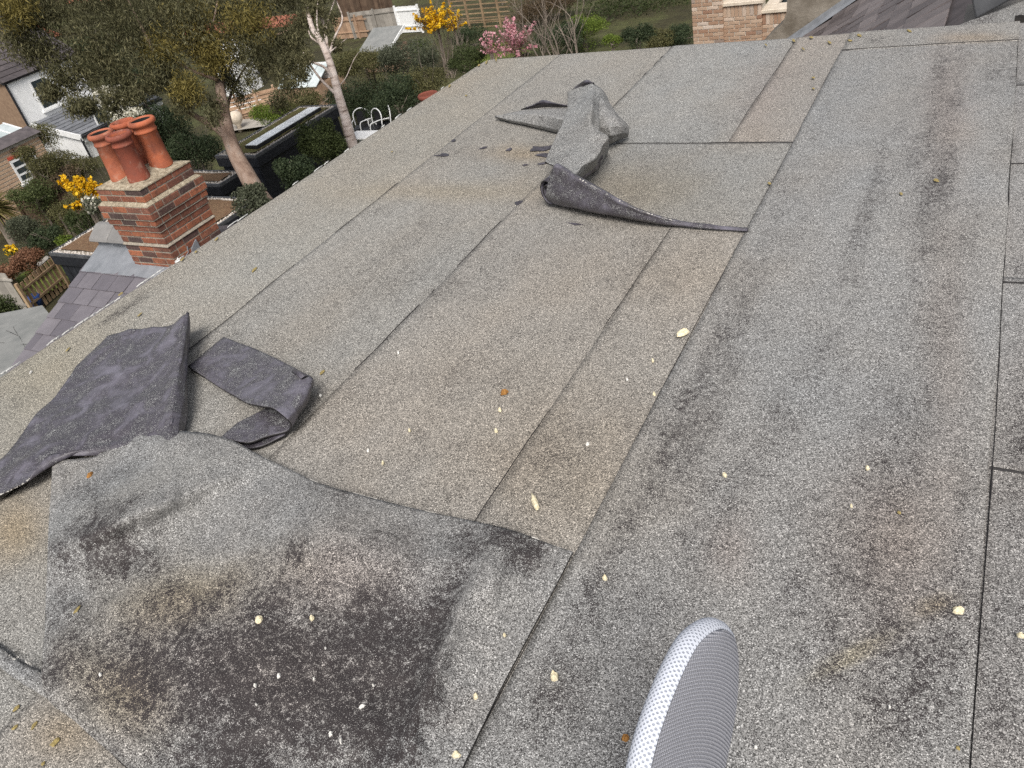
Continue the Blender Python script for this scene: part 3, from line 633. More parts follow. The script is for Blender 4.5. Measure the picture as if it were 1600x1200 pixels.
# ------------------------------------------------------------------ debris on the roof
def chip(name, label, cat, px, py, wpx, hpx, ang, mat, h=.01, group=None, z=.02, seed=0):
    dd_ = (DPX-px)**2+(DPY-py)**2; ii = np.unravel_index(dd_.argmin(), dd_.shape)
    if dd_[ii] < 40: z = float(DH[ii])+.004
    c = at(px, py, z); r = np.random.default_rng(int(px*7+py)); dep = float((c-CAM) @ AX[2]); s = dep/F_PX
    vd = abs(ray(px, py)[2])/np.linalg.norm(ray(px, py))
    k = 11; V = []
    rt = np.array([math.cos(YAW), -math.sin(YAW), 0]); fw = np.array([math.sin(YAW), math.cos(YAW), 0])
    for ring, (sc, hh) in enumerate([(1, 0), (.95, .55), (.55, 1)]):
        for j in range(k):
            a = 2*math.pi*j/k; q = r.uniform(.72, 1.15) if ring == 0 else 1
            if ring == 0: V.append([q*math.cos(a), q*math.sin(a), 0])
            else: b = V[j]; V.append([b[0]*sc*r.uniform(.85, 1), b[1]*sc*r.uniform(.85, 1), hh*r.uniform(.7, 1.1)])
    V = np.array(V); a = R(ang); x = V[:, 0]*wpx/2; y = V[:, 1]*hpx/2
    X = (x*math.cos(a)-y*math.sin(a))*s; Y = (x*math.sin(a)+y*math.cos(a))*s/vd
    P = c+X[:, None]*rt+Y[:, None]*fw+V[:, 2:3]*np.array([0, 0, h])-np.array([0, 0, .004])
    Fc = [(i*k+j, i*k+(j+1) % k, (i+1)*k+(j+1) % k, (i+1)*k+j) for i in range(2) for j in range(k)]+[tuple(range(2*k, 3*k))]
    return tag(mesh_np(name, P, Fc, mat, origin=c), label, cat, group)
GR = 'foam crumbs scattered on the roof'
def where(x, y):
    dd_ = (DPX-x)**2+(DPY-y)**2
    if dd_.min() < 60: return 'on the large loose felt sheet'
    if y < 80: return 'along the back edge by the slate roof' if x > 1000 else 'at the corner over the gardens'
    if x > 1553: return 'right of the long right-hand seam'
    if x > 1325-(y-70)*.543: return 'on the streaked right-hand strip'
    if y > 900: return 'below the bare felt scrap'
    if x < 760-(y-88)*1.551+60: return 'along the slate-side eaves'
    return 'on the beige middle of the roof'
chip('foam_fragment', 'long upright cream foam sliver on the brown felt above the loose sheet', 'foam fragment', 835, 784, 11, 30, 4, 'foam', .012)
chip('foam_fragment', 'flat cream foam sliver beside the long diagonal seam', 'foam fragment', 1067, 519, 26, 9, 10, 'foam', .012)
chip('foam_fragment', 'round cream foam lump left of the white padded cushion', 'foam fragment', 866, 1057, 15, 15, 20, 'foam', .018)
chip('foam_fragment', 'two-lobed cream foam piece beside the right-hand seam', 'foam fragment', 1497, 953, 18, 12, -10, 'foam', .012)
for x, y, w, h, zz in [(404, 968, 14, 15, .055), (487, 965, 9, 8, .05), (712, 1178, 14, 18, .04), (743, 1087, 10, 10, .05), (788, 992, 6, 6, .03), (945, 902, 9, 10, .02), (1132, 741, 9, 9, .02), (1595, 992, 9, 12, .02), (1355, 731, 8, 6, .02), (775, 672, 8, 8, .013), (781, 640, 7, 6, .013), (1020, 563, 5, 5, .013), (1022, 615, 6, 6, .013), (1330, 790, 5, 5, .02), (598, 723, 7, 4, .012), (640, 672, 5, 4, .012)]:
    chip('foam_crumb', 'small cream foam crumb '+where(x, y), 'foam crumb', x, y, w*.85, h*.85, x % 90, 'foam', .010, GR, zz)
for x, y, w, h, zz in [(516, 1146, 10, 9, .05), (565, 1103, 14, 7, .05), (435, 1055, 9, 7, .06), (398, 1070, 6, 8, .06), (583, 1070, 5, 4, .05), (532, 1157, 12, 5, .05), (156, 1053, 5, 6, .05), (508, 1012, 4, 4, .05), (490, 1060, 6, 4, .05), (400, 1100, 4, 4, .05), (1181, 1166, 9, 7, .02), (1390, 1104, 5, 5, .02), (500, 617, 6, 5, .01), (622, 550, 6, 5, .01), (980, 592, 6, 5, .013), (918, 693, 10, 6, .013), (575, 703, 6, 5, .01), (48, 581, 5, 3, .006)]:
    chip('plaster_crumb', 'tiny white plaster crumb '+where(x, y), 'plaster crumb', x, y, w*.8, h*.8, x % 90, 'plaster_chip', .007, 'plaster crumbs scattered on the roof', zz)
for x, y, w, h in [(503, 580, 11, 7), (397, 420, 10, 6), (24, 1105, 12, 9), (52, 1132, 13, 9), (22, 1135, 12, 8), (85, 1158, 20, 13), (66, 1192, 9, 7), (118, 953, 16, 7), (284, 404, 8, 5), (338, 372, 8, 5), (188, 458, 9, 5), (272, 58, 9, 4), (1240, 62, 8, 4), (1268, 57, 9, 4), (1296, 65, 8, 4), (1343, 54, 10, 5), (1328, 62, 8, 4), (1197, 69, 6, 3), (1255, 75, 7, 3), (1271, 120, 7, 4), (1271, 137, 6, 3), (1463, 280, 9, 8), (1408, 301, 8, 5), (218, 490, 8, 4), (1405, 799, 8, 7), (1497, 1167, 9, 9), (1421, 47, 10, 4), (1202, 285, 6, 6), (702, 133, 7, 4), (760, 96, 8, 3), (748, 101, 7, 3), (728, 148, 5, 3), (775, 92, 9, 3), (612, 236, 4, 2), (105, 545, 7, 4), (306, 392, 6, 4)]:
    if y < 60 and x < 400: continue
    chip('lichen_patch', 'small mustard lichen rosette '+where(x, y), 'lichen', x, y, w*.8, h*.75, x % 60, 'lichen_yellow', .0025, 'lichen rosettes dotted over the felt', .022 if x > 1150 else .055 if y > 940 and x > 100 else .012)
chip('dead_leaf', 'curled brown dead leaf in the middle of the beige felt', 'leaf', 788, 613, 13, 6, 5, 'leaf_litter', .014, z=.015)
chip('dead_leaf', 'brown leaf scrap at the foot of the white padded cushion', 'leaf', 977, 1152, 12, 11, 30, 'leaf_litter', .012, z=.025)
chip('dead_leaf', 'rust-red leaf scrap on the loose felt sheet', 'leaf', 140, 742, 10, 8, 0, 'leaf_litter', .010, z=.075)

# ------------------------------------------------------------------ padded cushion end in the foreground
t = NT('mesh_fabric'); p = t.obj()
mp = t.new('ShaderNodeMapping'); mp.inputs['Rotation'].default_value = (0, 0, 0); t.l.new(t.attr('pad_uv', 'Vector'), mp.inputs['Vector'])
dd = t.voro(mp.outputs[0], 1.0, 'Distance', rand=0.0)
hole = t.mr(dd, .20, .32, 0, 1)
t.base(t.mix(hole, (.30, .32, .37), (.56, .585, .65))); t.b.inputs['Roughness'].default_value = .8; t.bump(hole, .6, .003); MAT['mesh_fabric'] = t.m
t = NT('ribbed_knit'); uv = t.attr('pad_uv', 'Vector')
sx = t.new('ShaderNodeSeparateXYZ'); t.l.new(uv, sx.inputs[0])
wv = t.math('SINE', t.math('MULTIPLY', sx.outputs[1], 2*math.pi)); fine = t.math('SINE', t.math('MULTIPLY', sx.outputs[0], 2*math.pi))
h = t.math('ADD', t.math('MULTIPLY', wv, .5), t.math('MULTIPLY', fine, .12))
t.base(t.mix(t.mr(h, -.6, .6), (.22, .223, .25), (.345, .35, .385))); t.b.inputs['Roughness'].default_value = .85; t.bump(h, .7, .003); MAT['ribbed_knit'] = t.m
pad = thing('padded_cushion', 'upright rounded cushion end with white perforated mesh rim and grey ribbed face', 'cushion', at(1090, 1330, .02))
face_l = [(1012, 1230), (1017, 1200), (1030, 1150), (1048, 1098), (1068, 1050), (1088, 1012), (1104, 994), (1118, 985)]
face_r = [(1130, 983), (1143, 990), (1151, 1008), (1154, 1040), (1152, 1090), (1145, 1140), (1134, 1195), (1127, 1230)]
out = cr([(a, b, 0) for a, b in face_l+face_r], 70)[:, :2]
Pn = atd(1095, 1090, 1.05)
nrm = -AX[2]*.62+AX[0]*.72; nrm = nrm/np.linalg.norm(nrm)
def onpl(a, b): d = ray(a, b); return CAM+d*(np.dot(Pn-CAM, nrm)/np.dot(d, nrm))
Fp = np.array([onpl(a, b) for a, b in out])
upv = Fp[35]-(Fp[0]+Fp[-1])/2; upv -= nrm*np.dot(upv, nrm); upv /= np.linalg.norm(upv); sdv = np.cross(upv, nrm)
# carry both sides straight down to the roof
def down(P, Q): d = P-Q; d /= np.linalg.norm(d); return P+d*((P[2]-.03)/-d[2])
lo_l, lo_r = down(Fp[0], Fp[6]), down(Fp[-1], Fp[-7]); mid = (lo_l+lo_r)/2
lo_l = mid+(Fp[0]-Fp[-1])*.55+(lo_l*0); lo_r = mid-(Fp[0]-Fp[-1])*.55
def sidepts(a, b): return [a+(b-a)*q for q in np.linspace(0, 1, 10)[:-1]]
loop = np.array(sidepts(lo_l, Fp[0])+list(Fp)+sidepts(lo_r, Fp[-1])[::-1])
T = .033; k = len(loop); cen = (loop.min(0)+loop.max(0))/2
arc = np.concatenate([[0], np.cumsum(np.linalg.norm(np.diff(loop, axis=0), axis=1))])
# gentle pillow section for rim: 7 rings
prof = [(0, .0), (.10, .006), (.30, .011), (.5, .0125), (.7, .011), (.9, .006), (1, .0)]
tang = np.gradient(loop, axis=0); tang /= np.linalg.norm(tang, axis=1)[:, None]; outw = np.cross(tang, nrm)
if np.dot(outw[k//2], upv) < 0: outw = -outw
V = []; UV = []
for q, b in prof:
    V.append(loop-nrm*(T*q)+outw*b); UV.append(np.stack([arc/.0050, np.full(k, q*T/.0050), 0*arc], 1))
V = np.concatenate(V); UV = np.concatenate(UV); n = len(prof)
UV = np.stack([(UV[:, 0]+UV[:, 1])*.7071, (UV[:, 0]-UV[:, 1])*.7071, 0*UV[:, 0]], 1)
Fc = [(i*k+j, i*k+j+1, (i+1)*k+j+1, (i+1)*k+j) for i in range(n-1) for j in range(k-1)]
mesh_np('mesh_rim', V, Fc, 'mesh_fabric', pad, smooth=True, attrs={'pad_uv': UV})
def pad_face(name, off, bulge):
    m = k//2; rows = []
    for j in range(m):
        a, b = loop[j], loop[k-1-j]
        rows.append([a+(b-a)*s+nrm*(off+bulge*math.sin(math.pi*s)**.7) for s in np.linspace(0, 1, 14)])
    P = np.array(rows).reshape(-1, 3); q = P-cen
    uv = np.stack([q @ sdv/.0042, (q @ upv)/.0048+1.0*((q @ sdv)/.05)**2, 0*q[:, 0]], 1)
    Fc = [(i*14+j, i*14+j+1, (i+1)*14+j+1, (i+1)*14+j) for i in range(m-1) for j in range(13)]
    mesh_np(name, P, Fc, 'ribbed_knit', pad, smooth=True, attrs={'pad_uv': uv})
pad_face('ribbed_face', .0005, .006); pad_face('back_face', -T-.0005, -.006)

# ------------------------------------------------------------------ bricks, slates
def unit_box(name, lx, ly, lz, bev, mat, jit=0.0, seed=0):
    bm = bmesh.new(); bmesh.ops.create_cube(bm, size=1); r = random.Random(seed)
    for v in bm.verts: v.co.x *= lx; v.co.y *= ly; v.co.z *= lz
    if bev: bmesh.ops.bevel(bm, geom=bm.edges[:], offset=bev, segments=1, affect='EDGES')
    for v in bm.verts:
        v.co.x += r.uniform(-jit, jit); v.co.y += r.uniform(-jit, jit); v.co.z += r.uniform(-jit, jit)
    me = bpy.data.meshes.new(name); bm.to_mesh(me); bm.free(); me.materials.append(MAT[mat]); return me
_BM = {}
def brick_obj(parent, c, lx, ly, lz, mat, v, name='brick'):
    key = (round(lx, 3), round(ly, 3), round(lz, 3), mat, v)
    if key not in _BM: _BM[key] = unit_box('brick', lx, ly, lz, .004, mat, .0022, hash(key) % 9999)
    o = link(name, _BM[key], parent); o.location = Vector([float(x) for x in (np.asarray(c)-wloc(parent))]); return o
def brick_ring(parent, x0, x1, y0, y1, zt, off, mat, hz=.061, faces='-y+x+y-x'):
    """one course of bricks round a rectangular stack"""
    D = .09; J = .010
    def runs(a, b, start):
        out = []; p = a; first = True
        while p < b-.02:
            l = (.1025 if start and first else .215); q = min(p+l, b)
            if b-q < .06: q = b
            out.append((p, q)); p = q+J; first = False
        return out
    zc = zt-hz/2
    if '-y' in faces:
        for a, b in runs(x0, x1, off): brick_obj(parent, ((a+b)/2, y0+D/2, zc), b-a, D, hz, mat, random.randrange(4))
    if '+x' in faces:
        for a, b in runs(y0+D+J, y1, not off): brick_obj(parent, (x1-D/2, (a+b)/2, zc), D, b-a, hz, mat, random.randrange(4))
    if '+y' in faces:
        for a, b in runs(x0, x1-D-J, off): brick_obj(parent, ((a+b)/2, y1-D/2, zc), b-a, D, hz, mat, random.randrange(4))
    if '-x' in faces:
        for a, b in runs(y0+D+J, y1-D-J, not off): brick_obj(parent, (x0+D/2, (a+b)/2, zc), D, b-a, hz, mat, random.randrange(4))

# ------------------------------------------------------------------ chimney
CX0, CX1, CY0, CY1 = -7.95, -7.25, 4.85, 5.55
chim = thing('chimney', 'red brick chimney stack with stepped mortar ledges on the slate roof', 'chimney', ((CX0+CX1)/2, (CY0+CY1)/2, -2.6))
MB().box(CX0+.005, CX1-.005, CY0+.005, CY1-.005, -2.6, -.80).build('mortar_core', 'mortar', chim)
def ledge(z0, z1, e0, e1, mat='flaunching', name='mortar_ledge'):
    a = [(CX0-e0, CY0-e0, z0), (CX1+e0, CY0-e0, z0), (CX1+e0, CY1+e0, z0), (CX0-e0, CY1+e0, z0), (CX0-e1, CY0-e1, z1), (CX1+e1, CY0-e1, z1), (CX1+e1, CY1+e1, z1), (CX0-e1, CY1+e1, z1)]
    return bevel(MB().hexa(a).build(name, mat, chim), .006, 1)
z = -.80
for k in range(2): brick_ring(chim, CX0, CX1, CY0, CY1, z, k % 2, 'brick_red'); z -= .075
ledge(z-.022, z+.012, .045, .0)
z -= .024
for k, e in enumerate((.045, .045, .028, .012)):
    MB().box(CX0-e+.005, CX1+e-.005, CY0-e+.005, CY1+e-.005, z-.075, z).build('mortar_core', 'mortar', chim)
    brick_ring(chim, CX0-e, CX1+e, CY0-e, CY1+e, z-.002, k % 2, 'brick_red'); z -= .075
for k in range(2): brick_ring(chim, CX0, CX1, CY0, CY1, z, k % 2, 'brick_red'); z -= .075
ledge(z-.018, z+.006, .018, .002, 'mortar'); z -= .02
while z > -2.3:
    brick_ring(chim, CX0, CX1, CY0, CY1, z, int(round(z*100)) % 2, 'brick_red'); z -= .075
# flaunching: low mortar mound
nx = 22; X, Y = np.meshgrid(np.linspace(-.012, 1.012, nx), np.linspace(-.012, 1.012, nx))
mx = np.minimum(np.minimum(X, 1-X), np.minimum(Y, 1-Y))
Zf = -.792+np.clip(mx*3.2, 0, 1)*.07+.03*(fbm(X*9, Y*9, 3)-.5)*np.clip(mx*12, 0.15, 1)
P = np.stack([CX0+(CX1-CX0)*X, CY0+(CY1-CY0)*Y, Zf], -1).reshape(-1, 3); N = len(P)
Fc = [(i*nx+j, i*nx+j+1, (i+1)*nx+j+1, (i+1)*nx+j) for i in range(nx-1) for j in range(nx-1)]
rim = [j for j in range(nx)]+[i*nx+nx-1 for i in range(1, nx)]+[(nx-1)*nx+j for j in range(nx-2, -1, -1)]+[i*nx for i in range(nx-2, 0, -1)]
Q = P[rim].copy(); Q[:, 2] = -.803; kk = len(rim)
mesh_np('flaunching', np.concatenate([P, Q]), Fc+[(rim[i], N+i, N+(i+1) % kk, rim[(i+1) % kk]) for i in range(kk)], 'flaunching', chim, smooth=False)
def pot(c, label, h=.45, r=.104, mat='terracotta'):
    t = thing('chimney_pot', label, 'chimney pot', c, 'clay pots on the brick chimney')
    prof = [(r*1.08, -.03), (r*1.08, .0), (r*1.04, .02), (r*.99, .2*h), (r*.96, .72*h), (r*1.02, .73*h), (r*1.06, .75*h), (r*1.02, .775*h), (r*.98, .80*h), (r*1.0, .87*h), (r*1.22, .895*h), (r*1.27, .93*h), (r*1.25, .97*h), (r*1.14, h), (r*.98, h), (r*.93, .97*h)]
    MB().lathe(c, prof, 32).build('pot_body', mat, t, smooth=True)
    MB().lathe(c, [(r*.93, .972*h), (r*.86, .93*h), (r*.84, .3*h)], 32).build('pot_flue', 'soot' if h > .44 and 'dark' in label else mat, t, smooth=True)
    MB().lathe(c, [(r*.84, .305*h), (.001, .30*h)], 32).build('pot_shadow_floor', 'soot', t)  # black disc paints the shade deep inside the flue
    return t
pot((-7.44, 5.04, -.735), 'bright orange clay pot at the chimney corner in front of the other three')
pot((-7.74, 5.06, -.735), 'sooty dark red clay pot on the valley side of the chimney', .46)
pot((-7.74, 5.35, -.735), 'orange clay pot half hidden behind the bright corner pot', .46)
pot((-7.45, 5.36, -.735), 'tall dusty red clay pot with dark open mouth nearest the flat roof', .47, .112)

# ------------------------------------------------------------------ slate roof under the chimney
RY, RZ, VX = 5.2, -1.58, -8.80
SL = math.tan(R(21.3))
def sz(y): return RZ-(RY-y)*SL
nb = thing('slate_roofed_house', 'neighbouring brick house with purple slate pitched roof below the flat roof', 'house', (-6.2, 4.5, GZ))
MB().box(VX+.08, -3.75, 0.2, 9.9, GZ, -3.2).build('wall', 'brick_far', nb)
MB().prism([(VX+.09, .0, sz(0)-.16), (VX+.09, RY, RZ-.16), (VX+.09, 2*RY, sz(0)-.16), (VX+.09, 2*RY, -3.4), (VX+.09, 0, -3.4)], (-3.76-VX-.09, 0, 0)).build('gable', 'brick_far', nb)
rb = MB().prism([(VX+.02, -.1, sz(-.1)-.05), (VX+.02, RY, RZ-.05), (VX+.02, 2*RY+.1, sz(-.1)-.05), (VX+.02, 2*RY+.1, sz(-.1)-.12), (VX+.02, RY, RZ-.12), (VX+.02, -.1, sz(-.1)-.12)], (-3.74-VX-.02, 0, 0)).build('roof', 'roof_tile_dark', nb)
ang = math.atan(SL); GA, SW = .215, .275
sl_me = [unit_box('slate', SW-.011, .42, .012, .0015, 'slate_purple', .0025, 40+k) for k in range(5)]
nrow = 0; d0 = .50
while True:
    y = RY-(d0+nrow*GA)*math.cos(ang)
    if y < 1.7: break
    cols = 14 if y > 2.9 else 9
    for c in range(cols):
        x = VX+SW*(c+.5)-(SW/2 if nrow % 2 else 0)
        me = random.choice(sl_me); o = link('slate', me, rb)
        hw = SW/2
        if x-hw < VX-.01: o.scale.x = .5; x = VX+SW/4
        yc = y+.16; o.location = Vector((float(x), float(yc), float(sz(yc)+.006)))-Vector(wloc(rb))
        o.rotation_euler = (ang-R(2.9)+R(random.uniform(-.4, .4)), 0, R(random.uniform(-.5, .5)))
    nrow += 1
# far slope is never seen in detail: plain courses
# lead apron and ridge stones
y1, y0 = RY-.06, RY-.46
P = []; nn = 18
for i, (yy_, dz) in enumerate([(RY-.13, .09), (RY-.15, .035), (RY-.30, .028), (RY-.50, .026)]):
    for j in range(nn):
        x = VX+.03+(CX1-.02-VX)*j/(nn-1); P.append((x, yy_+.006*math.sin(j*1.7+i), sz(yy_)+dz+.004*math.sin(j*2.1+i)))
Fc = [(i*nn+j, (i+1)*nn+j, (i+1)*nn+j+1, i*nn+j+1) for i in range(3) for j in range(nn-1)]
o = mesh_np('lead_apron', P, Fc, 'lead', nb, smooth=False); m_ = o.modifiers.new('s', 'SOLIDIFY'); m_.thickness = .004
MB().box(VX+.02, CX0, RY-.112, RY-.092, sz(RY-.1)+.06, sz(RY-.1)+.10).build('mortar_bed', 'mortar_pale', nb)
for k, (xa, xb) in enumerate([(VX-.02, VX+.30), (VX+.31, VX+.60), (VX+.61, CX0+.0)]):
    r = [(RY-.21, .075), (RY-.19, .115), (RY-.03, .215), (RY+.03, .215), (RY+.19, .115), (RY+.21, .075), (RY+.10, .07), (RY-.10, .07)]
    bevel(MB().prism([(xa, a, RZ+b-.03) for a, b in r], (xb-xa, 0, .0)).build('ridge_tile', 'ridge_stone', nb), .008, 1)
MB().prism([(CX1-.01, CY0-.02, sz(CY0)+.0), (CX1-.01, CY0-.13, sz(CY0-.13)+.02), (CX1+.06, CY0-.11, sz(CY0-.1)+.02), (CX1+.10, CY0+.03, sz(CY0)+.03), (CX1+.03, CY0+.03, sz(CY0)+.12)], (0.0, .0, .02)).build('mortar_fillet', 'white_paint', nb)
# lead soaker stepping up the +x side of the stack
MB().prism([(CX1+.004, CY0+.25, sz(CY0+.25)+.03), (CX1+.004, CY0+.35, sz(CY0+.3)+.07), (CX1+.004, CY0+.36, sz(CY0+.3)-.1), (CX1+.004, CY0+.2, sz(CY0+.2)-.1)], (.012, 0, 0)).build('lead_soaker', 'lead', nb)

# chimney pot of the house further along, seen over the eaves
c = atd(668, 146, 9.5)
cs = thing('chimney', 'low brick chimney stack hidden below the far eaves', 'chimney', (c[0], c[1], c[2]-1.6))
MB().box(c[0]-.3, c[0]+.3, c[1]-.3, c[1]+.3, GZ, c[2]-.47).build('stack', 'brick_far', cs)
pot((c[0], c[1], c[2]-.42), 'lone clay pot rim just showing over the flat roof eaves', .42, .10, 'terracotta_dark')

# ------------------------------------------------------------------ back right: slate roof, rendered wall, brick parapet
bh = thing('terrace_house', 'neighbouring house with brown slate roof and rough rendered parapet', 'house', (0, 11, GZ))
AY = 13.0
j0 = aty(1258, 54, AY); j1 = aty(1345, -6, AY); SP = (j1[2]-j0[2])/(j1[0]-j0[0]); a2 = math.atan(SP)
def bz(x): return j0[2]+(x-j0[0])*SP
xa, xb = j0[0]-1.2, 2.2
rf = MB().hexa([(xa, 6.3, bz(xa)-.14), (xb, 6.3, bz(xb)-.14), (xb, AY-.02, bz(xb)-.14), (xa, AY-.02, bz(xa)-.14), (xa, 6.3, bz(xa)-.05), (xb, 6.3, bz(xb)-.05), (xb, AY-.02, bz(xb)-.05), (xa, AY-.02, bz(xa)-.05)]).build('roof', 'roof_tile_dark', bh)
sm2 = [unit_box('slate', .46, .284, .012, .002, 'slate_brown', .006, 70+k) for k in range(6)]
G2, W2 = .24, .30
ns = 0
for i in range(13):
    x = j0[0]-.6+i*G2*math.cos(a2)
    if x > 1.6: break
    for jx in range(22):
        y = AY-.12-W2*(jx+.5)-(W2/2 if i % 2 else 0)
        pz = bz(x); qx, qy = proj(np.array([x, y, pz]))
        if y < 7.0 or qy < -60 or qy > 110: continue
        o = link('slate', random.choice(sm2), rf); o.location = Vector((float(x), float(y), float(bz(x)+.0)))-Vector(wloc(rf))
        o.rotation_euler = (R(random.uniform(-1.2, 1.2)), -a2+R(3.4)+R(random.uniform(-1.0, 1.0)), R(random.uniform(-.7, .7))); ns += 1
# lead strip at the abutment
MB().hexa([(j0[0]-.9, AY-.16, bz(j0[0]-.9)+.02), (1.4, AY-.16, bz(1.4)+.02), (1.4, AY-.01, bz(1.4)+.02), (j0[0]-.9, AY-.01, bz(j0[0]-.9)+.02), (j0[0]-.9, AY-.13, bz(j0[0]-.9)+.07), (1.4, AY-.13, bz(1.4)+.07), (1.4, AY-.012, bz(1.4)+.13), (j0[0]-.9, AY-.012, bz(j0[0]-.9)+.13)]).build('lead_flashing', 'lead', bh)
# rendered wall with flared foot
P = [aty(a, b, AY) for a, b in [(1185, 75), (1200, 58), (1222, 38), (1229, 20), (1231, -40)]]
Q = [aty(1480, -40, AY), aty(1480, 75, AY)]
P3 = np.array(P+Q); mb = MB(); mb.prism(P3[::-1], (0, .5, 0)); o = mb.build('rendered_wall', 'render_grey', bh)
m_ = aty(1262, 40, AY)
MB().box(xa+.05, xb, 6.5, AY-.05, GZ, bz(xa)-.16).build('wall', 'brick_far', bh)
# brick parapet beyond, stepping down
BY = 17.5
par = thing('brick_parapet', 'pale buff brick parapet stepping down with stone copings', 'parapet', (aty(1150, 68, BY)[0], BY, GZ))
def xat(px, y): return aty(px, 40, y)[0]
secs = [(1082, 1129.5, -14, 0.0), (1130.5, 1190, 8, .07), (1191, 1250, 19, .14)]
for k, (pa, pb, top_px, dy) in enumerate(secs):
    y = BY+dy; x0, x1 = xat(pa, y), xat(pb, y); zt = aty((pa+pb)/2, top_px, y)[2]; zb = aty(1130, 80, y)[2]-.1
    MB().box(x0+.01, x1-.01, y+.014, y+.4, GZ if k == 0 else zb-1, zt).build('mortar_core', 'mortar_pale', par)
    n = max(2, int(round((x1-x0)/.075))); w = (x1-x0)/n                   # soldier course
    for i in range(n): brick_obj(par, (x0+w*(i+.5), y+.05, zt-.11), w-.010, .10, .21, 'brick_buff', random.randrange(5))
    z = zt-.225; row = 0
    while z > zb:
        p = x0; first = row % 2
        while p < x1-.02:
            l = .1025 if first else .215; first = 0; q = min(p+l, x1)
            if x1-q < .05: q = x1
            brick_obj(par, ((p+q)/2, y+.05, z-.0325), round(q-p, 2)-.0, .10, .064, 'brick_buff', random.randrange(5)); p = q+.010
        z -= .075; row += 1
    bevel(MB().box(x0-.03, x1+.04, y-.04, y+.44, zt+.003, zt+.075).build('coping_stone', 'stone_coping', par), .01, 1)
    if k == 2: bevel(MB().box(x0-.03, x0+.22, y+.443, y+1.6, zt+.003, zt+.075).build('coping_stone', 'stone_coping', par), .01, 1)
MB().box(xat(1205, BY+.6), xat(1260, BY+.6), BY+.62, BY+1.6, zt-.12, zt-.06).build('roof_pane', 'window_glass', par)

# ------------------------------------------------------------------ upstand at the back right corner
up = thing('lead_clad_upstand', 'dark lead-clad wedge above a felt-dressed upstand at the back corner', 'upstand', (.1, 6.1, 0))
xz = lambda a, b, y: aty(a, b, y)
y = 5.72
a, b, c, d = xz(1480, 47, y), xz(1530, 29, y+.05), xz(1660, -22, y+.3), xz(1660, 42, y)
P = np.array([cr([xz(1478, 48, y), xz(1530, 46, y-.01), xz(1590, 43, y-.01), xz(1660, 40, y)], 30), cr([xz(1492, 42, y+.03), xz(1530, 38, y+.05), xz(1590, 32, y+.06), xz(1660, 28, y+.06)], 30), cr([xz(1515, 33, y+.08), xz(1535, 26, y+.12), xz(1590, 4, y+.3), xz(1660, -25, y+.4)], 30)])
Pg = surf([list(P[0]), list(P[1]), list(P[2])], 16, 30)
felt_piece('felt_dressing', crumple(Pg, .006, 9, 2), up, 'felt_grey', 'felt_underside', .006, wear=.12, tint=(.82, .82, .82))
yl = 6.0
L = [xz(1512, -30, yl), xz(1524, 31, yl), xz(1585, -3, yl), xz(1640, -30, yl)]
bevel(MB().prism(L, (.02, .5, 0)).build('lead_cheek', 'lead_dark', up), .012, 2)
MB().box(L[0][0]-.0, .9, yl+.05, yl+.6, -.3, L[1][2]-.06).build('kerb_core', 'wood_grey', up)
MB().prism([xz(1588, 46, 5.64), xz(1584, 38, 5.66), xz(1586, 27, 5.67), xz(1594, 25, 5.67), xz(1640, 30, 5.67), xz(1640, 46, 5.64)], (0, .03, 0)).build('painted_void', 'soot', up)  # flat black panel paints in the dark void at the corner

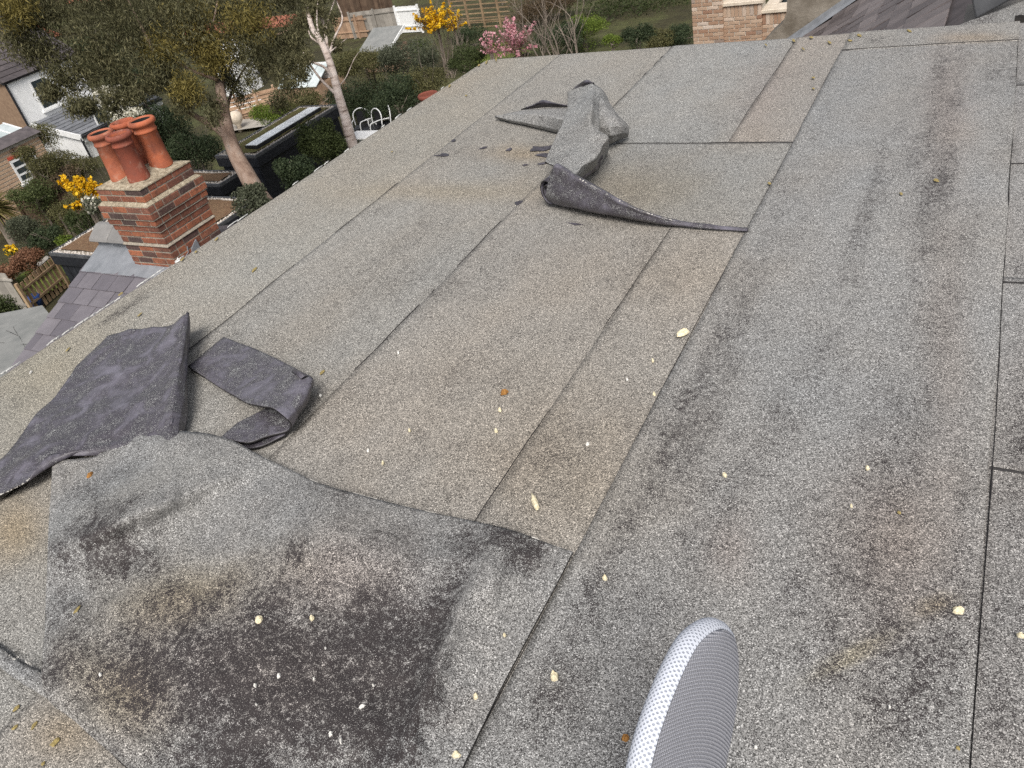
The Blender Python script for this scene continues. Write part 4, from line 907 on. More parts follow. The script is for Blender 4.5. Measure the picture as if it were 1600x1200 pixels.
# ------------------------------------------------------------------ plants
def leaf_cloud(name, parent, clumps, n, mat, size=(.05, .10), aspect=.5, droop=0.0, seed=1, shell=.55, tone=(.0, 1.0), flat=.0):
    """n small quads spread through ellipsoid clumps [(centre, (rx,ry,rz), weight)]; tone per leaf."""
    r = np.random.default_rng(seed); w = np.array([c[2] for c in clumps], float); w /= w.sum()
    idx = r.choice(len(clumps), n, p=w); C = np.array([c[0] for c in clumps], float)[idx]; RR = np.array([c[1] for c in clumps], float)[idx]
    d = r.normal(size=(n, 3)); d /= np.linalg.norm(d, axis=1)[:, None]
    rad = shell+(1-shell)*r.random(n); rad = np.where(r.random(n) < .22, r.random(n)**.5, rad)
    lump = fbm(d[:, 0]*2.3+idx*3.1+9, d[:, 1]*2.3+d[:, 2]*1.9+idx*1.7+9, 3)
    rad = rad*(.62+.75*lump)
    P = C+d*RR*rad[:, None]
    # twig-scale clustering
    P = P+.22*RR*(np.stack([fbm(P[:, 0]*2.1+3, P[:, 2]*2.1+7*k, 2) for k in range(3)], 1)-.5)
    ax = r.normal(size=(n, 3)); ax[:, 2] = ax[:, 2]*(1-droop)-droop*2.2; ax /= np.linalg.norm(ax, axis=1)[:, None]
    o = r.normal(size=(n, 3))+d*.6+np.array([0, 0, flat]); sd = np.cross(ax, o); sd /= np.linalg.norm(sd, axis=1)[:, None]+1e-9
    L = r.uniform(*size, n)[:, None]; Wd = L*aspect
    nm = np.cross(sd, ax)
    V = np.stack([P-ax*L/2, P+sd*Wd/2+nm*L*.08, P+ax*L/2, P-sd*Wd/2+nm*L*.08], 1).reshape(-1, 3)
    tn = np.clip(tone[0]+(tone[1]-tone[0])*(.55*r.random(n)+.45*fbm(P[:, 0]*1.6+5, P[:, 1]*1.6+P[:, 2]*1.6, 3)), 0, 1)
    off = wloc(parent); me = bpy.data.meshes.new(name); me.vertices.add(4*n); me.vertices.foreach_set('co', (V-off).astype(np.float32).ravel())
    me.loops.add(4*n); me.loops.foreach_set('vertex_index', np.arange(4*n, dtype=np.int32))
    me.polygons.add(n); me.polygons.foreach_set('loop_start', np.arange(0, 4*n, 4, dtype=np.int32))
    a = me.attributes.new('leaf_tone', 'FLOAT', 'POINT'); a.data.foreach_set('value', np.repeat(tn, 4).astype(np.float32))
    me.materials.append(MAT[mat]); me.update(); me.validate()
    o = link(name, me, parent); return o
def branchy(mb, p0, dirv, length, rad, depth, r, k=5, spread=.55, up=.15, nseg=5, kids=3):
    """recursive bare branches"""
    P = [np.array(p0, float)]; d = np.array(dirv, float); d /= np.linalg.norm(d)
    for i in range(nseg):
        d = d+r.normal(0, .13, 3)+np.array([0, 0, up*.3]); d /= np.linalg.norm(d); P.append(P[-1]+d*length/nseg)
    mb.tube(P, np.linspace(rad, rad*.45, len(P)), k, cap=False)
    if depth > 0:
        for j in range(kids):
            q = r.integers(max(1, nseg//2-1), nseg+1); dd = d+r.normal(0, spread, 3)+np.array([0, 0, up]); branchy(mb, P[q], dd, length*r.uniform(.5, .75), rad*.5, depth-1, r, max(3, k-1), spread, up, max(3, nseg-1), kids)
def shrub(name, label, cat, px, py, rpx, hz, mat, dens=1.0, ry=None, leaf=(.07, .14), aspect=.5, droop=0., dep=None, group=None, seed=0, lumps=6, extra=None, twigs=0, tone=(0, 1), spiky=False):
    """rounded plant whose crown centre shows at (px,py); its distance follows from the ground unless dep is given"""
    c = at(px, py, GZ+hz) if dep is None else atd(px, py, dep)
    dp = float((c-CAM) @ AX[2]); s = dp/F_PX; rpx = rpx*1.3; ry = (ry or rpx/1.3*.9)*1.25; rx = rpx*s; rz = ry*s
    rz = min(rz, max(.25, (c[2]-GZ)*1.02)) if dep is None else rz
    t = thing(name, label, cat, (c[0], c[1], GZ+.1), group); r = np.random.default_rng(seed+int(px*3+py))
    cl = [(c, (rx*.72, rx*.72, rz*.75), 1.2)]
    for k in range(lumps):
        a = r.uniform(0, 6.28); e = r.uniform(-.4, .8); q = np.array([math.cos(a)*math.cos(e)*rx, math.sin(a)*math.cos(e)*rx, math.sin(e)*rz])*.62
        f = r.uniform(.3, .55); cl.append((c+q, (rx*f, rx*f, rz*f), f*1.6))
    low = c[2]-rz*.6
    if low > GZ+.5: cl.append((np.array([c[0], c[1], (low+GZ)/2]), (rx*.55, rx*.55, (low-GZ)*.6), .5))
    area = rpx*rpx; n = int(np.clip(area*4.2*dens, 350, 15000))
    lf = (max(leaf[0]*.6, s*1.0), max(leaf[1]*.6, s*2.7))
    leaf_cloud('foliage', t, cl, n, mat, lf, aspect, droop, seed+int(px), tone=tone)
    mb = MB()
    for k in range(3): mb.tube([(c[0]+r.normal(0, .05), c[1]+r.normal(0, .05), GZ-.05), c+r.normal(0, .1, 3)*np.array([rx, rx, 0])-np.array([0, 0, rz*.3]), c+r.normal(0, .35, 3)*np.array([rx, rx, rz])], [.05, .035, .012], 5, False)
    for k in range(twigs): branchy(mb, (c[0]+r.normal(0, .12*rx), c[1]+r.normal(0, .12*rx), GZ), (r.normal(0, .25), r.normal(0, .25), 1), (c[2]-GZ+rz)*.62, .022*max(.6, rx), 2, r, 4, .4, .3)
    mb.build('stems', 'bark_grey', t)
    if extra:
        sp = []
        for q_ in range(26):
            a_ = r.uniform(0, 6.28); e_ = r.uniform(.1, 1.5); dv = np.array([math.cos(a_)*math.cos(e_), math.sin(a_)*math.cos(e_), math.sin(e_)])
            for f_ in np.linspace(.25, r.uniform(.8, 1.35), 7): sp.append((c-np.array([0, 0, rz*.45])+dv*np.array([rx, rx, rz*1.35])*f_, (rx*.10, rx*.10, rz*.13), 1))
        for (m2, nn, lf2, tn) in extra:
          if spiky: leaf_cloud('blossom', t, sp, nn, m2, lf2, .8, 0, seed+99, shell=.1, tone=tn)
          else: leaf_cloud('blossom', t, [(a+np.array([0, 0, rz*.1]), tuple(1.05*np.array(b)), w) for a, b, w in cl[:lumps+1]], nn, m2, lf2, .8, 0, seed+99, shell=.75, tone=tn)
    return t

# --- the big eucalyptus
ED = 20.0
eu = thing('eucalyptus_tree', 'tall eucalyptus with peeling tan trunk and drooping olive foliage', 'tree', (*atd(430, 345, ED)[:2], GZ))
b0 = atd(432, 350, ED); base = np.array([b0[0]+.25, b0[1]-.2, GZ-.1])
tr = MB()
def pd(lst): return [atd(a, b, ED+e) for a, b, e in lst]
tp = cr([base]+pd([(428, 345, 0), (402, 302, 0), (384, 270, 0), (370, 245, 0), (358, 215, 0), (351, 185, 0), (347, 158, .1), (343, 130, .2)]), 40)
tr.tube(tp, np.interp(np.linspace(0, 1, 40), [0, .45, .6, .75, 1], [.26, .20, .175, .16, .11]), 14)
lim = cr(pd([(361, 222, .0), (345, 206, -.1), (322, 190, -.3), (300, 178, -.5), (278, 158, -.8)]), 14); tr.tube(lim, np.linspace(.11, .045, 14), 9)
for L_ in ([(345, 140, .1), (352, 118, .2), (362, 98, .4), (372, 60, .6), (385, 10, .8)], [(344, 135, .1), (335, 112, 0), (318, 88, -.2), (300, 50, -.4), (280, 0, -.6)], [(352, 190, 0), (360, 150, .3), (380, 110, .6), (410, 70, .9), (440, 30, 1.2)],
           [(340, 125, 0), (300, 110, -.6), (240, 80, -1.2), (170, 60, -1.8), (90, 50, -2.4)], [(300, 178, -.5), (270, 130, -1.), (220, 118, -1.4), (160, 110, -1.9)], [(335, 112, 0), (330, 60, .2), (340, 0, .3), (345, -60, .4)], [(282, 5, -.6), (230, -30, -1), (160, -50, -1.4)], [(240, 80, -1.2), (215, 30, -1.5), (190, -20, -1.8)]):
    L_ = [(a, b, e+.9*min(1, i/2)) for i, (a, b, e) in enumerate(L_)]
    c_ = cr(pd(L_), 16); tr.tube(c_, np.linspace(.05, .008, 16), 6)
o = tr.build('trunk', 'bark_eucalyptus', eu, smooth=True)
r = np.random.default_rng(11); cl = []; clg = []
for a, b, rp, e in [(385, 35, 62, .5), (445, 55, 40, 1.0), (470, 90, 22, 1.0), (430, 100, 30, .6), (395, 90, 40, .4), (330, 88, 48, 0), (300, 40, 60, -.2), (250, 85, 46, -.6), (292, 140, 36, -.7), (310, 175, 28, -.6), (205, 55, 60, -1.2), (125, 45, 60, -1.8), (65, 40, 48, -2.3), (165, 105, 42, -1.6), (105, 118, 36, -2.0), (122, 160, 20, -2.0), (150, 172, 16, -2.0), (85, 148, 20, -2.0), (185, 148, 22, -1.6), (230, 140, 30, -1.0), (20, 15, 45, -2.5), (350, -35, 70, .3), (215, -40, 70, -1.2), (85, -40, 70, -2.2), (450, -20, 50, 1.0), (370, 130, 26, .6), (345, 20, 40, 1.5), (160, 10, 50, .5), (270, -5, 45, 1.2), (490, 20, 24, .6), (60, 80, 36, -2.2)]:
    rr = rp*ED/F_PX*1.12
    for k in range(4):
        q = r.normal(0, .42, 3)*rr; cl.append((atd(a, b, ED+e)+q, (rr*.66, rr*.66, rr*.70), rr))
    if (a, b) in ((250, 85), (300, 40), (385, 35), (292, 140), (330, 88), (20, 15)): clg.append((atd(a, b, ED+e-.5), (rr*.7,)*3, rr))
leaf_cloud('crown', eu, cl, 98000, 'leaf_eucalyptus', (.05, .13), .22, .55, 21, shell=.15)
leaf_cloud('crown_gold', eu, clg, 15000, 'leaf_eucalyptus_gold', (.05, .13), .22, .5, 22, shell=.2)
# --- birch-like bare tree
BD = 26.0
bt = thing('birch_tree', 'slender pale-barked tree with forked branches beside the eucalyptus', 'tree', (*atd(556, 246, BD)[:2], GZ))
def pb(l): return [atd(a, b, BD+e) for a, b, e in l]
tb2 = MB(); B0 = atd(556, 246, BD); s0 = np.array([B0[0]+.1, B0[1]-.1, GZ-.1])
P = cr([s0]+pb([(549, 220, 0), (540, 185, 0), (530, 152, 0), (522, 120, 0), (512, 88, 0), (500, 62, 0), (488, 44, 0), (482, 20, 0), (474, -30, 0)]), 40); tb2.tube(P, np.linspace(.19, .06, 40), 10)
for l, r0 in (([(521, 118, 0), (513, 85, .3), (508, 50, .4), (500, 18, .5), (492, -20, .6)], .085), ([(523, 128, 0), (508, 106, -.3), (486, 96, -.5), (474, 82, -.6)], .06), ([(530, 152, 0), (505, 128, -.2), (488, 106, -.4), (484, 96, -.5)], .055), ([(505, 70, 0), (488, 60, .2), (482, 48, .2)], .05), ([(513, 90, .2), (522, 60, .3), (535, 30, .4), (525, 0, .5)], .05), ([(526, 138, 0), (540, 122, .4), (552, 95, .6), (560, 82, .7)], .018), ([(515, 82, .2), (532, 68, .4), (542, 60, .5)], .025), ([(508, 50, .4), (516, 20, .3), (530, -20, .3)], .035), ([(500, 62, 0), (495, 30, -.2), (498, -10, -.3)], .04)):
    tb2.tube(cr(pb(l), 14), np.linspace(r0, r0*.4, 14), 6)
tb2.build('trunk', 'bark_birch', bt, smooth=True)
cl = [(atd(a, b, BD+e), (rr*BD/F_PX,)*3, rr) for a, b, rr, e in [(455, 90, 28, 1), (450, 130, 25, 1.4), (470, 35, 24, .6), (490, 10, 22, 0), (435, 160, 20, 1), (468, 115, 20, .5), (500, -20, 30, 0), (525, 70, 12, .4)]]
leaf_cloud('crown', bt, cl, 9000, 'leaf_eucalyptus', (.08, .17), .25, .4, 31, shell=.2, tone=(.1, 1))

# --- shrubs and small trees, near ones first
SH = lambda *a, **k: shrub(*a, **k)
SH('evergreen_shrub', 'dense dark evergreen shrub between garden room and flat roof', 'shrub', 502, 226, 30, 3.6, 'leaf_mid', 1.7, 44, dep=24, tone=(0, .7))
SH('evergreen_shrub', 'lower dark evergreen hugging the eaves below the dense shrub', 'shrub', 462, 276, 28, 2.5, 'leaf_dark', 1.7, 32, dep=21)
SH('evergreen_shrub', 'small blue-green conifer at the foot of the eucalyptus trunk', 'shrub', 388, 318, 30, 1.6, 'leaf_grey', 1.5, 26, dep=19, tone=(0, .55))
SH('bright_shrub', 'bright lime green rounded shrub before the orange fence', 'shrub', 428, 181, 30, 1.3, 'leaf_bright', 1.4, 20)
SH('evergreen_shrub', 'olive bush right of the lime green shrub', 'shrub', 480, 170, 30, 1.8, 'leaf_olive', 1.3, 30)
SH('evergreen_shrub', 'broad olive-topped evergreen behind the pale-barked tree', 'shrub', 572, 98, 42, 2.6, 'leaf_olive', 1.4, 24)
SH('evergreen_shrub', 'grey-green broad shrub in front of the grey shed', 'shrub', 640, 95, 44, 2.6, 'leaf_grey', 1.4, 34, tone=(0, .75))
SH('evergreen_shrub', 'dark ivy-clad thicket below the olive evergreen', 'shrub', 560, 150, 42, 2.4, 'leaf_dark', 1.5, 32, dep=33)
SH('evergreen_shrub', 'dark glossy thicket beside the white garden chairs', 'shrub', 618, 158, 44, 2.4, 'leaf_dark', 1.5, 32, dep=29)
SH('evergreen_shrub', 'brown-green twiggy thicket above the lone pot rim', 'shrub', 662, 128, 34, 2.0, 'leaf_olive', 1.2, 26, dep=30, twigs=3)
SH('evergreen_shrub', 'low dark leafy bush by the corner of the roof', 'shrub', 728, 96, 30, 1.6, 'leaf_mid', 1.4, 22, tone=(0, .6))
SH('evergreen_shrub', 'dark green round bush behind the yellow forsythia', 'shrub', 737, 62, 28, 1.8, 'leaf_dark', 1.4, 22, dep=41, tone=(.1, 1))
SH('evergreen_shrub', 'small yellow-green bush under the forsythia', 'shrub', 655, 76, 13, 1.2, 'leaf_bright', 1.2, 12, dep=38)
SH('evergreen_shrub', 'wide dark hedge bush behind bare saplings', 'shrub', 862, 66, 46, 2.0, 'leaf_dark', 1.4, 26, dep=36)
SH('bright_shrub', 'bright lime rounded shrub behind bare saplings', 'shrub', 912, 42, 30, 2.2, 'leaf_bright', 1.5, 17, dep=37)
SH('bright_shrub', 'small bright lime bush beside the dark hedge row', 'shrub', 957, 64, 14, 1.2, 'leaf_bright', 1.4, 11, dep=35)
for a, b, rp, l in ((993, 58, 24, 'round dark green hedge bush next to the small lime bush'), (1028, 62, 22, 'yellowish speckled hedge bush between two dark ones'), (1064, 54, 24, 'dark green hedge bush against the buff brick parapet')):
    SH('hedge_bush', l, 'shrub', a, b, rp, 1.5, 'leaf_olive' if a == 1028 else 'leaf_dark', 1.6, 18, dep=34, tone=(.1, .9))
# tall dark hedge along the far boundary
hd = thing('boundary_hedge', 'tall dark olive hedge closing off the far gardens', 'hedge', (*at(1000, 38, GZ)[:2], GZ))
cl = []
for k in range(26):
    c = atd(930+k*9, 2+6*math.sin(k*2.3)+.2*k, 42+1.2*math.sin(k)); cl.append((c, (1.5, 1.3, 1.9), 1)); cl.append((c-np.array([0, 0, 2.0]), (1.4, 1.3, 1.6), .8))
leaf_cloud('foliage', hd, cl, 16000, 'leaf_mid', (.08, .2), .5, 0, 41, shell=.5, tone=(0, .42))
SH('brown_shrub', 'loose brown winter shrub above the pink blossom', 'shrub', 848, 8, 46, 2.8, 'leaf_brown', 1.1, 26, dep=43, twigs=5)
SH('brown_shrub', 'brown bare-stemmed shrub left of the bare saplings', 'shrub', 812, 22, 22, 2.0, 'leaf_brown', .7, 22, dep=42, twigs=6)
# pink blossom
SH('blossom_shrub', 'large pink-flowered shrub at the roof corner', 'shrub', 805, 66, 27, 1.5, 'leaf_brown', .35, 26, dep=33, spiky=True, extra=[('petal_pink', 1700, (.06, .13), (.1, 1))], twigs=7)
SH('blossom_shrub', 'small thin pink-flowered sapling beside the larger pink shrub', 'shrub', 765, 76, 15, 1.2, 'leaf_brown', .3, 16, dep=33, spiky=True, extra=[('petal_pink', 420, (.06, .12), (.2, 1))], twigs=3)
# forsythias
SH('forsythia', 'tall forsythia with yellow crown on bare brown stems', 'shrub', 680, 32, 28, 3.0, 'leaf_brown', .4, 20, dep=37, spiky=True, extra=[('petal_yellow', 1900, (.07, .15), (0, 1))], twigs=9, lumps=7)
SH('forsythia', 'smaller yellow forsythia head joined to the tall one', 'shrub', 709, 36, 13, 2.6, 'leaf_brown', .3, 14, dep=37.5, spiky=True, extra=[('petal_yellow', 600, (.07, .14), (0, 1))], twigs=4)
# bare saplings
for a, b, sd_, l in ((845, 88, 1, 'bare upright sapling next to the pink shrub'), (868, 88, 2, 'bare forked sapling in front of the dark hedge bush'), (878, 87, 3, 'bare leaning sapling in front of the dark hedge bush'), (900, 84, 4, 'bare spreading sapling below the lime shrub')):
    g = atd(a, b, 27.0); t = thing('bare_sapling', l, 'sapling', (g[0], g[1], GZ), 'bare saplings beyond the back edge'); r = np.random.default_rng(sd_*5); mb = MB()
    mb.tube([(g[0], g[1], GZ-.1), g-np.array([0, 0, 1.0]), g], [.06, .05, .04], 6, False)
    for k in range(3): branchy(mb, g+np.array([0, 0, -.3]), (r.normal(0, .4), r.normal(0, .2), 1), 1.5, .028, 2, r, 5, .5, .25)
    mb.build('branches', 'bark_grey', t)
# --- left-hand gardens
SH('dark_conifer', 'near-black conifer behind the clay pots', 'shrub', 262, 205, 38, 3, 'leaf_dark', 1.6, 45, dep=27, tone=(0, .7))
SH('dark_conifer', 'dark brown-green thicket between the clay pots and eucalyptus', 'shrub', 300, 238, 36, 2.5, 'leaf_dark', 1.5, 34, dep=27, twigs=4, tone=(.1, .9))
SH('dark_conifer', 'dark conifer above the white-flowering tree', 'shrub', 215, 135, 42, 5, 'leaf_dark', 1.6, 36, dep=40, tone=(0, .6))
SH('flowering_tree', 'cream-flowered tree beside the white house extension', 'tree', 180, 160, 26, 3.5, 'leaf_olive', .7, 24, dep=37, extra=[('petal_white', 1500, (.08, .17), (.1, 1))])
SH('flowering_tree', 'low cream-flowered spray just behind the clay pots', 'tree', 205, 185, 24, 3.0, 'leaf_olive', .6, 16, dep=35, extra=[('petal_white', 900, (.08, .16), (.1, 1))])
SH('garden_shrub', 'tall mixed green shrub before the white extension wall', 'shrub', 62, 232, 30, 2.2, 'leaf_olive', 1.3, 32, dep=34)
SH('garden_shrub', 'broad yellow-green shrub below the white extension', 'shrub', 100, 262, 40, 1.8, 'leaf_olive', 1.2, 26, twigs=4)
SH('garden_shrub', 'brown twiggy shrub above the bright forsythia', 'shrub', 92, 285, 32, 1.6, 'leaf_brown', 1.0, 22, twigs=6)
SH('garden_shrub', 'leafy mid-green shrub spreading behind the palm', 'shrub', 55, 305, 36, 1.6, 'leaf_mid', 1.4, 26)
SH('garden_shrub', 'dark low shrub left of the purple fence', 'shrub', 95, 330, 26, 1.2, 'leaf_olive', 1.2, 14)
SH('forsythia', 'vivid yellow forsythia against the brick chimney', 'shrub', 131, 306, 25, 1.6, 'leaf_olive', .3, 26, dep=25, spiky=True, extra=[('petal_yellow', 1900, (.08, .17), (.05, 1))], twigs=5)
SH('garden_shrub', 'white-edged variegated bush beside the brick chimney', 'shrub', 150, 320, 16, 1.2, 'leaf_grey', 1.0, 16, dep=24, extra=[('petal_white', 220, (.06, .12), (.3, 1))])
SH('garden_shrub', 'ivy-green clipped bush by the slate ridge', 'shrub', 124, 350, 20, 1.2, 'leaf_mid', 1.6, 20, dep=26, tone=(0, .6))
SH('garden_shrub', 'round dark bush on the lawn edge', 'shrub', 72, 370, 22, 1.2, 'leaf_dark', 1.6, 20, tone=(.1, 1))
SH('garden_shrub', 'silver-grey bush beside the round dark bush', 'shrub', 28, 358, 24, 1.1, 'leaf_grey', 1.4, 20, tone=(0, .7))
SH('garden_shrub', 'small lime bush next to the dark round bush', 'shrub', 100, 376, 10, .8, 'leaf_bright', 1.4, 10, dep=26.5)
SH('copper_hedge', 'copper-brown beech hedge bordering the lawn', 'hedge', 44, 408, 24, .8, 'leaf_copper', 1.4, 16)
SH('copper_hedge', 'low copper-brown hedge end nearer the grey fence', 'hedge', 14, 424, 20, .7, 'leaf_copper', 1.4, 14)
SH('daffodil_clump', 'clump of yellow daffodils by the copper hedge', 'flowers', 17, 392, 8, .4, 'leaf_mid', 1.0, 8, extra=[('petal_yellow', 120, (.08, .14), (.2, 1))])
SH('garden_shrub', 'dark hedge behind the grey board fence', 'shrub', 8, 480, 22, 1.0, 'leaf_mid', 1.4, 22, dep=22, tone=(0, .5))
SH('garden_shrub', 'brown-green climber over the cottage lintel', 'shrub', 40, 240, 16, 3, 'leaf_olive', 1.3, 14, dep=31, twigs=2)
SH('garden_shrub', 'twiggy shrub between cottage and extension', 'shrub', 62, 262, 24, 2, 'leaf_olive', 1.2, 26, dep=31, twigs=3)
SH('garden_shrub', 'pale leafy climber below the conservatory', 'shrub', 18, 236, 16, 3, 'leaf_brown', 1.1, 10, dep=33)
# spiky palm at the left edge
for a, b, l in ((-8, 262, 'spiky palm crown with pale straps, the upper of two'), (-14, 325, 'spiky palm crown with golden straps, the lower of two')):
    c = at(a, b, GZ+1.5); t = thing('palm', l, 'palm', (c[0], c[1], GZ)); r = np.random.default_rng(int(b)); n = 240
    MB().tube([(c[0], c[1], GZ-.1), c], [.16, .13], 8).build('trunk', 'bark_grey', t)
    V = []; Fc = []; tn = []
    for i in range(n):
        d = r.normal(size=3); d[2] = d[2]*.7+.1; d /= np.linalg.norm(d); L_ = r.uniform(.75, 1.15); s_ = np.cross(d, r.normal(size=3)); s_ /= np.linalg.norm(s_); w_ = .028; q = len(V); dr = np.array([0, 0, -.22*L_])
        V += [c+s_*w_*.6, c-s_*w_*.6, c+d*L_*.55+s_*w_+dr*.15, c+d*L_*.55-s_*w_+dr*.15, c+d*L_+dr]; Fc += [(q, q+1, q+3, q+2), (q+2, q+3, q+4)]; tn += [r.random()]*5
    mesh_np('fronds', np.array(V), Fc, 'palm_leaf', t, attrs={'leaf_tone': np.array(tn)})

# ------------------------------------------------------------------ houses and outbuildings
def window(parent, P, U, Vv, w, h, n, bars=(1, 1), frame=.07, mats=('white_paint', 'window_glass'), sill=True):
    """window in the plane through P (lower-left corner), U right, Vv up, n outward"""
    P, U, Vv, n = [np.asarray(x, float) for x in (P, U, Vv, n)]
    def slab(mb, a, b, c, d, o0, o1):
        q = [P+U*a+Vv*c, P+U*b+Vv*c, P+U*b+Vv*d, P+U*a+Vv*d]; mb.prism([x+n*o0 for x in q], n*(o1-o0)); return mb
    win = slab(MB(), 0, w, 0, h, .002, .03).build('window', mats[0], parent)
    nx, ny = bars
    for i in range(nx):
        for j in range(ny):
            a = frame+(w-frame)*i/nx; b = (w-frame)*(i+1)/nx; c = frame+(h-frame)*j/ny; d = (h-frame)*(j+1)/ny
            slab(MB(), a, b, c, d, .031, .036).build('pane', mats[1], win)
    if sill: slab(MB(), -.08, w+.08, -.10, -.02, .0, .12).build('sill', mats[0], win)
def tiled(parent, a, b, c, d, rows, mat, name='tile_course', th=.03, box=None):
    """roof slope a-b (eaves) to d-c (ridge) laid as overlapping courses"""
    a, b, c, d = [np.asarray(x, float) for x in (a, b, c, d)]; n = np.cross(b-a, d-a); n /= np.linalg.norm(n); n = n if n[2] > 0 else -n
    for i in range(rows):
        t0, t1 = i/rows, (i+1.12)/rows; t1 = min(t1, 1.0)
        p = [a+(d-a)*t0+n*th*1.6, b+(c-b)*t0+n*th*1.6, b+(c-b)*t1+n*th*.4, a+(d-a)*t1+n*th*.4]
        MB().prism(p, -n*th).build(name, mat, parent)
# white-walled house
HX = -41.0
c0 = atx(45, 196, HX); c1 = atx(6, 130, HX); yc = (c0[1]+c1[1])/2; zt = c1[2]
y2 = atx(118, 92, HX)[1]; ze = zt
wh = thing('white_house', 'house with white-painted brick side wall and dark tiled roof', 'house', (HX-3, (yc+y2)/2, GZ))
MB().box(HX-7, HX, yc, y2, GZ, zt).build('wall', 'brick_far', wh)
wp = MB().box(HX+.003, HX+.03, yc+.02, y2, GZ, zt-.03).build('painted_wall', 'white_paint', wh)
MB().tube([(HX+.08, yc-.05, GZ), (HX+.08, yc-.05, zt)], .055, 8).build('downpipe', 'black_paint', wh)
MB().box(HX+.05, HX+.17, yc-.2, y2+.1, zt-.06, zt+.04).build('gutter', 'black_paint', wh)
rr_ = MB().prism([(HX+.2, yc-.15, zt), (HX-3.5, yc-.15, zt+2.3), (HX-7.2, yc-.15, zt)], (0, y2-yc+.3, 0)).build('roof', 'roof_tile_dark', wh)
tiled(rr_, (HX+.22, yc-.2, zt+.02), (HX+.22, y2+.2, zt+.02), (HX-3.5, y2+.2, zt+2.36), (HX-3.5, yc-.2, zt+2.36), 12, 'roof_tile_dark')
wb = atx(70, 172, HX); wt_ = atx(45, 126, HX); hwin = wt_[2]-wb[2]
window(wh, (HX+.03, wb[1]-.1, wb[2]), (0, 1, 0), (0, 0, 1), 1.0, max(1.3, hwin), (1, 0, 0), (1, 2), .09)
# lean-to extension
e0 = c0; ew = 3.6; pz = c0[2]; q = at(119, 216, pz-1.2); ex = HX+3.4
pe = atx(119, 216, ex); ext_y0 = yc+.15; ext_y1 = ext_y0+5.2; zl = pe[2]
ex_t = thing('lean_to_extension', 'white single-storey extension with grey tiled lean-to roof', 'extension', (HX+1.7, ext_y0+2.5, GZ))
MB().prism([(HX+.04, ext_y0+.1, GZ), (ex-.15, ext_y0+.1, GZ), (ex-.15, ext_y0+.1, zl-.06), (HX+.04, ext_y0+.1, pz-.06)], (0, ext_y1-ext_y0-.2, 0)).build('wall', 'white_paint', ex_t)
rr_ = MB().prism([(HX+.04, ext_y0, pz-.05), (ex, ext_y0, zl-.05), (ex, ext_y0, zl), (HX+.04, ext_y0, pz)], (0, ext_y1-ext_y0, 0)).build('roof', 'roof_tile_grey', ex_t)
tiled(rr_, (ex+.02, ext_y0+.06, zl+.02), (ex+.02, ext_y1, zl+.02), (HX+.05, ext_y1, pz+.02), (HX+.05, ext_y0+.06, pz+.02), 9, 'roof_tile_grey')
MB().prism([(HX+.05, ext_y0-.03, pz-.22), (ex+.05, ext_y0-.03, zl-.22), (ex+.05, ext_y0-.03, zl+.06), (HX+.05, ext_y0-.03, pz+.06)], (0, .06, 0)).build('bargeboard', 'white_paint', ex_t)
MB().box(ex+.03, ex+.15, ext_y0, ext_y1, zl-.12, zl-.02).build('gutter', 'black_paint', ex_t)
MB().box(ex-.02, ex+.02, ext_y0+.1, ext_y1, zl-.34, zl-.125).build('fascia', 'white_paint', ex_t)
MB().tube([(ex+.0, ext_y0-.02, GZ), (ex+.0, ext_y0-.02, zl-.1)], .05, 8).build('downpipe', 'black_paint', ex_t)
window(ex_t, (ex-.14, ext_y0+1.2, GZ+.9), (0, 1, 0), (0, 0, 1), 1.6, 1.2, (1, 0, 0), (2, 1), .08)
# striped-brick house end with white sash window (lower left)
LX = atd(28, 270, 33)
y_ = LX[1]; bh2 = thing('brick_cottage', 'low pale brick cottage end with white sash window behind the palm', 'house', (LX[0]-2, y_+2, GZ))
ztop = atx(2, 232, LX[0])[2]
MB().box(LX[0]-1.2, LX[0], y_-3.0, y_+1.6, GZ, ztop).build('wall', 'mortar_pale', bh2)
for k in range(int((ztop-GZ)/.15)): MB().box(LX[0]+.002, LX[0]+.02, y_-2.9, y_+1.58, GZ+.15*k, GZ+.15*k+.105).build('brick_course', 'brick_stripe', bh2)
wl = atx(40, 284, LX[0]); wu = atx(20, 250, LX[0])
window(bh2, (LX[0]+.02, wl[1]-.2, wl[2]), (0, 1, 0), (0, 0, 1), 1.15, wu[2]-wl[2], (1, 0, 0), (2, 3), .09)
MB().box(LX[0]+.02, LX[0]+.06, wl[1]-.2, wl[1]+1.0, wu[2]+.05, wu[2]+.16).build('lintel', 'red_paint', bh2)
rr_ = MB().prism([(LX[0]+.2, y_-3.2, ztop), (LX[0]-.6, y_-3.2, ztop+.25), (LX[0]-1.4, y_-3.2, ztop)], (0, 4.9, 0)).build('roof', 'roof_tile_dark', bh2)
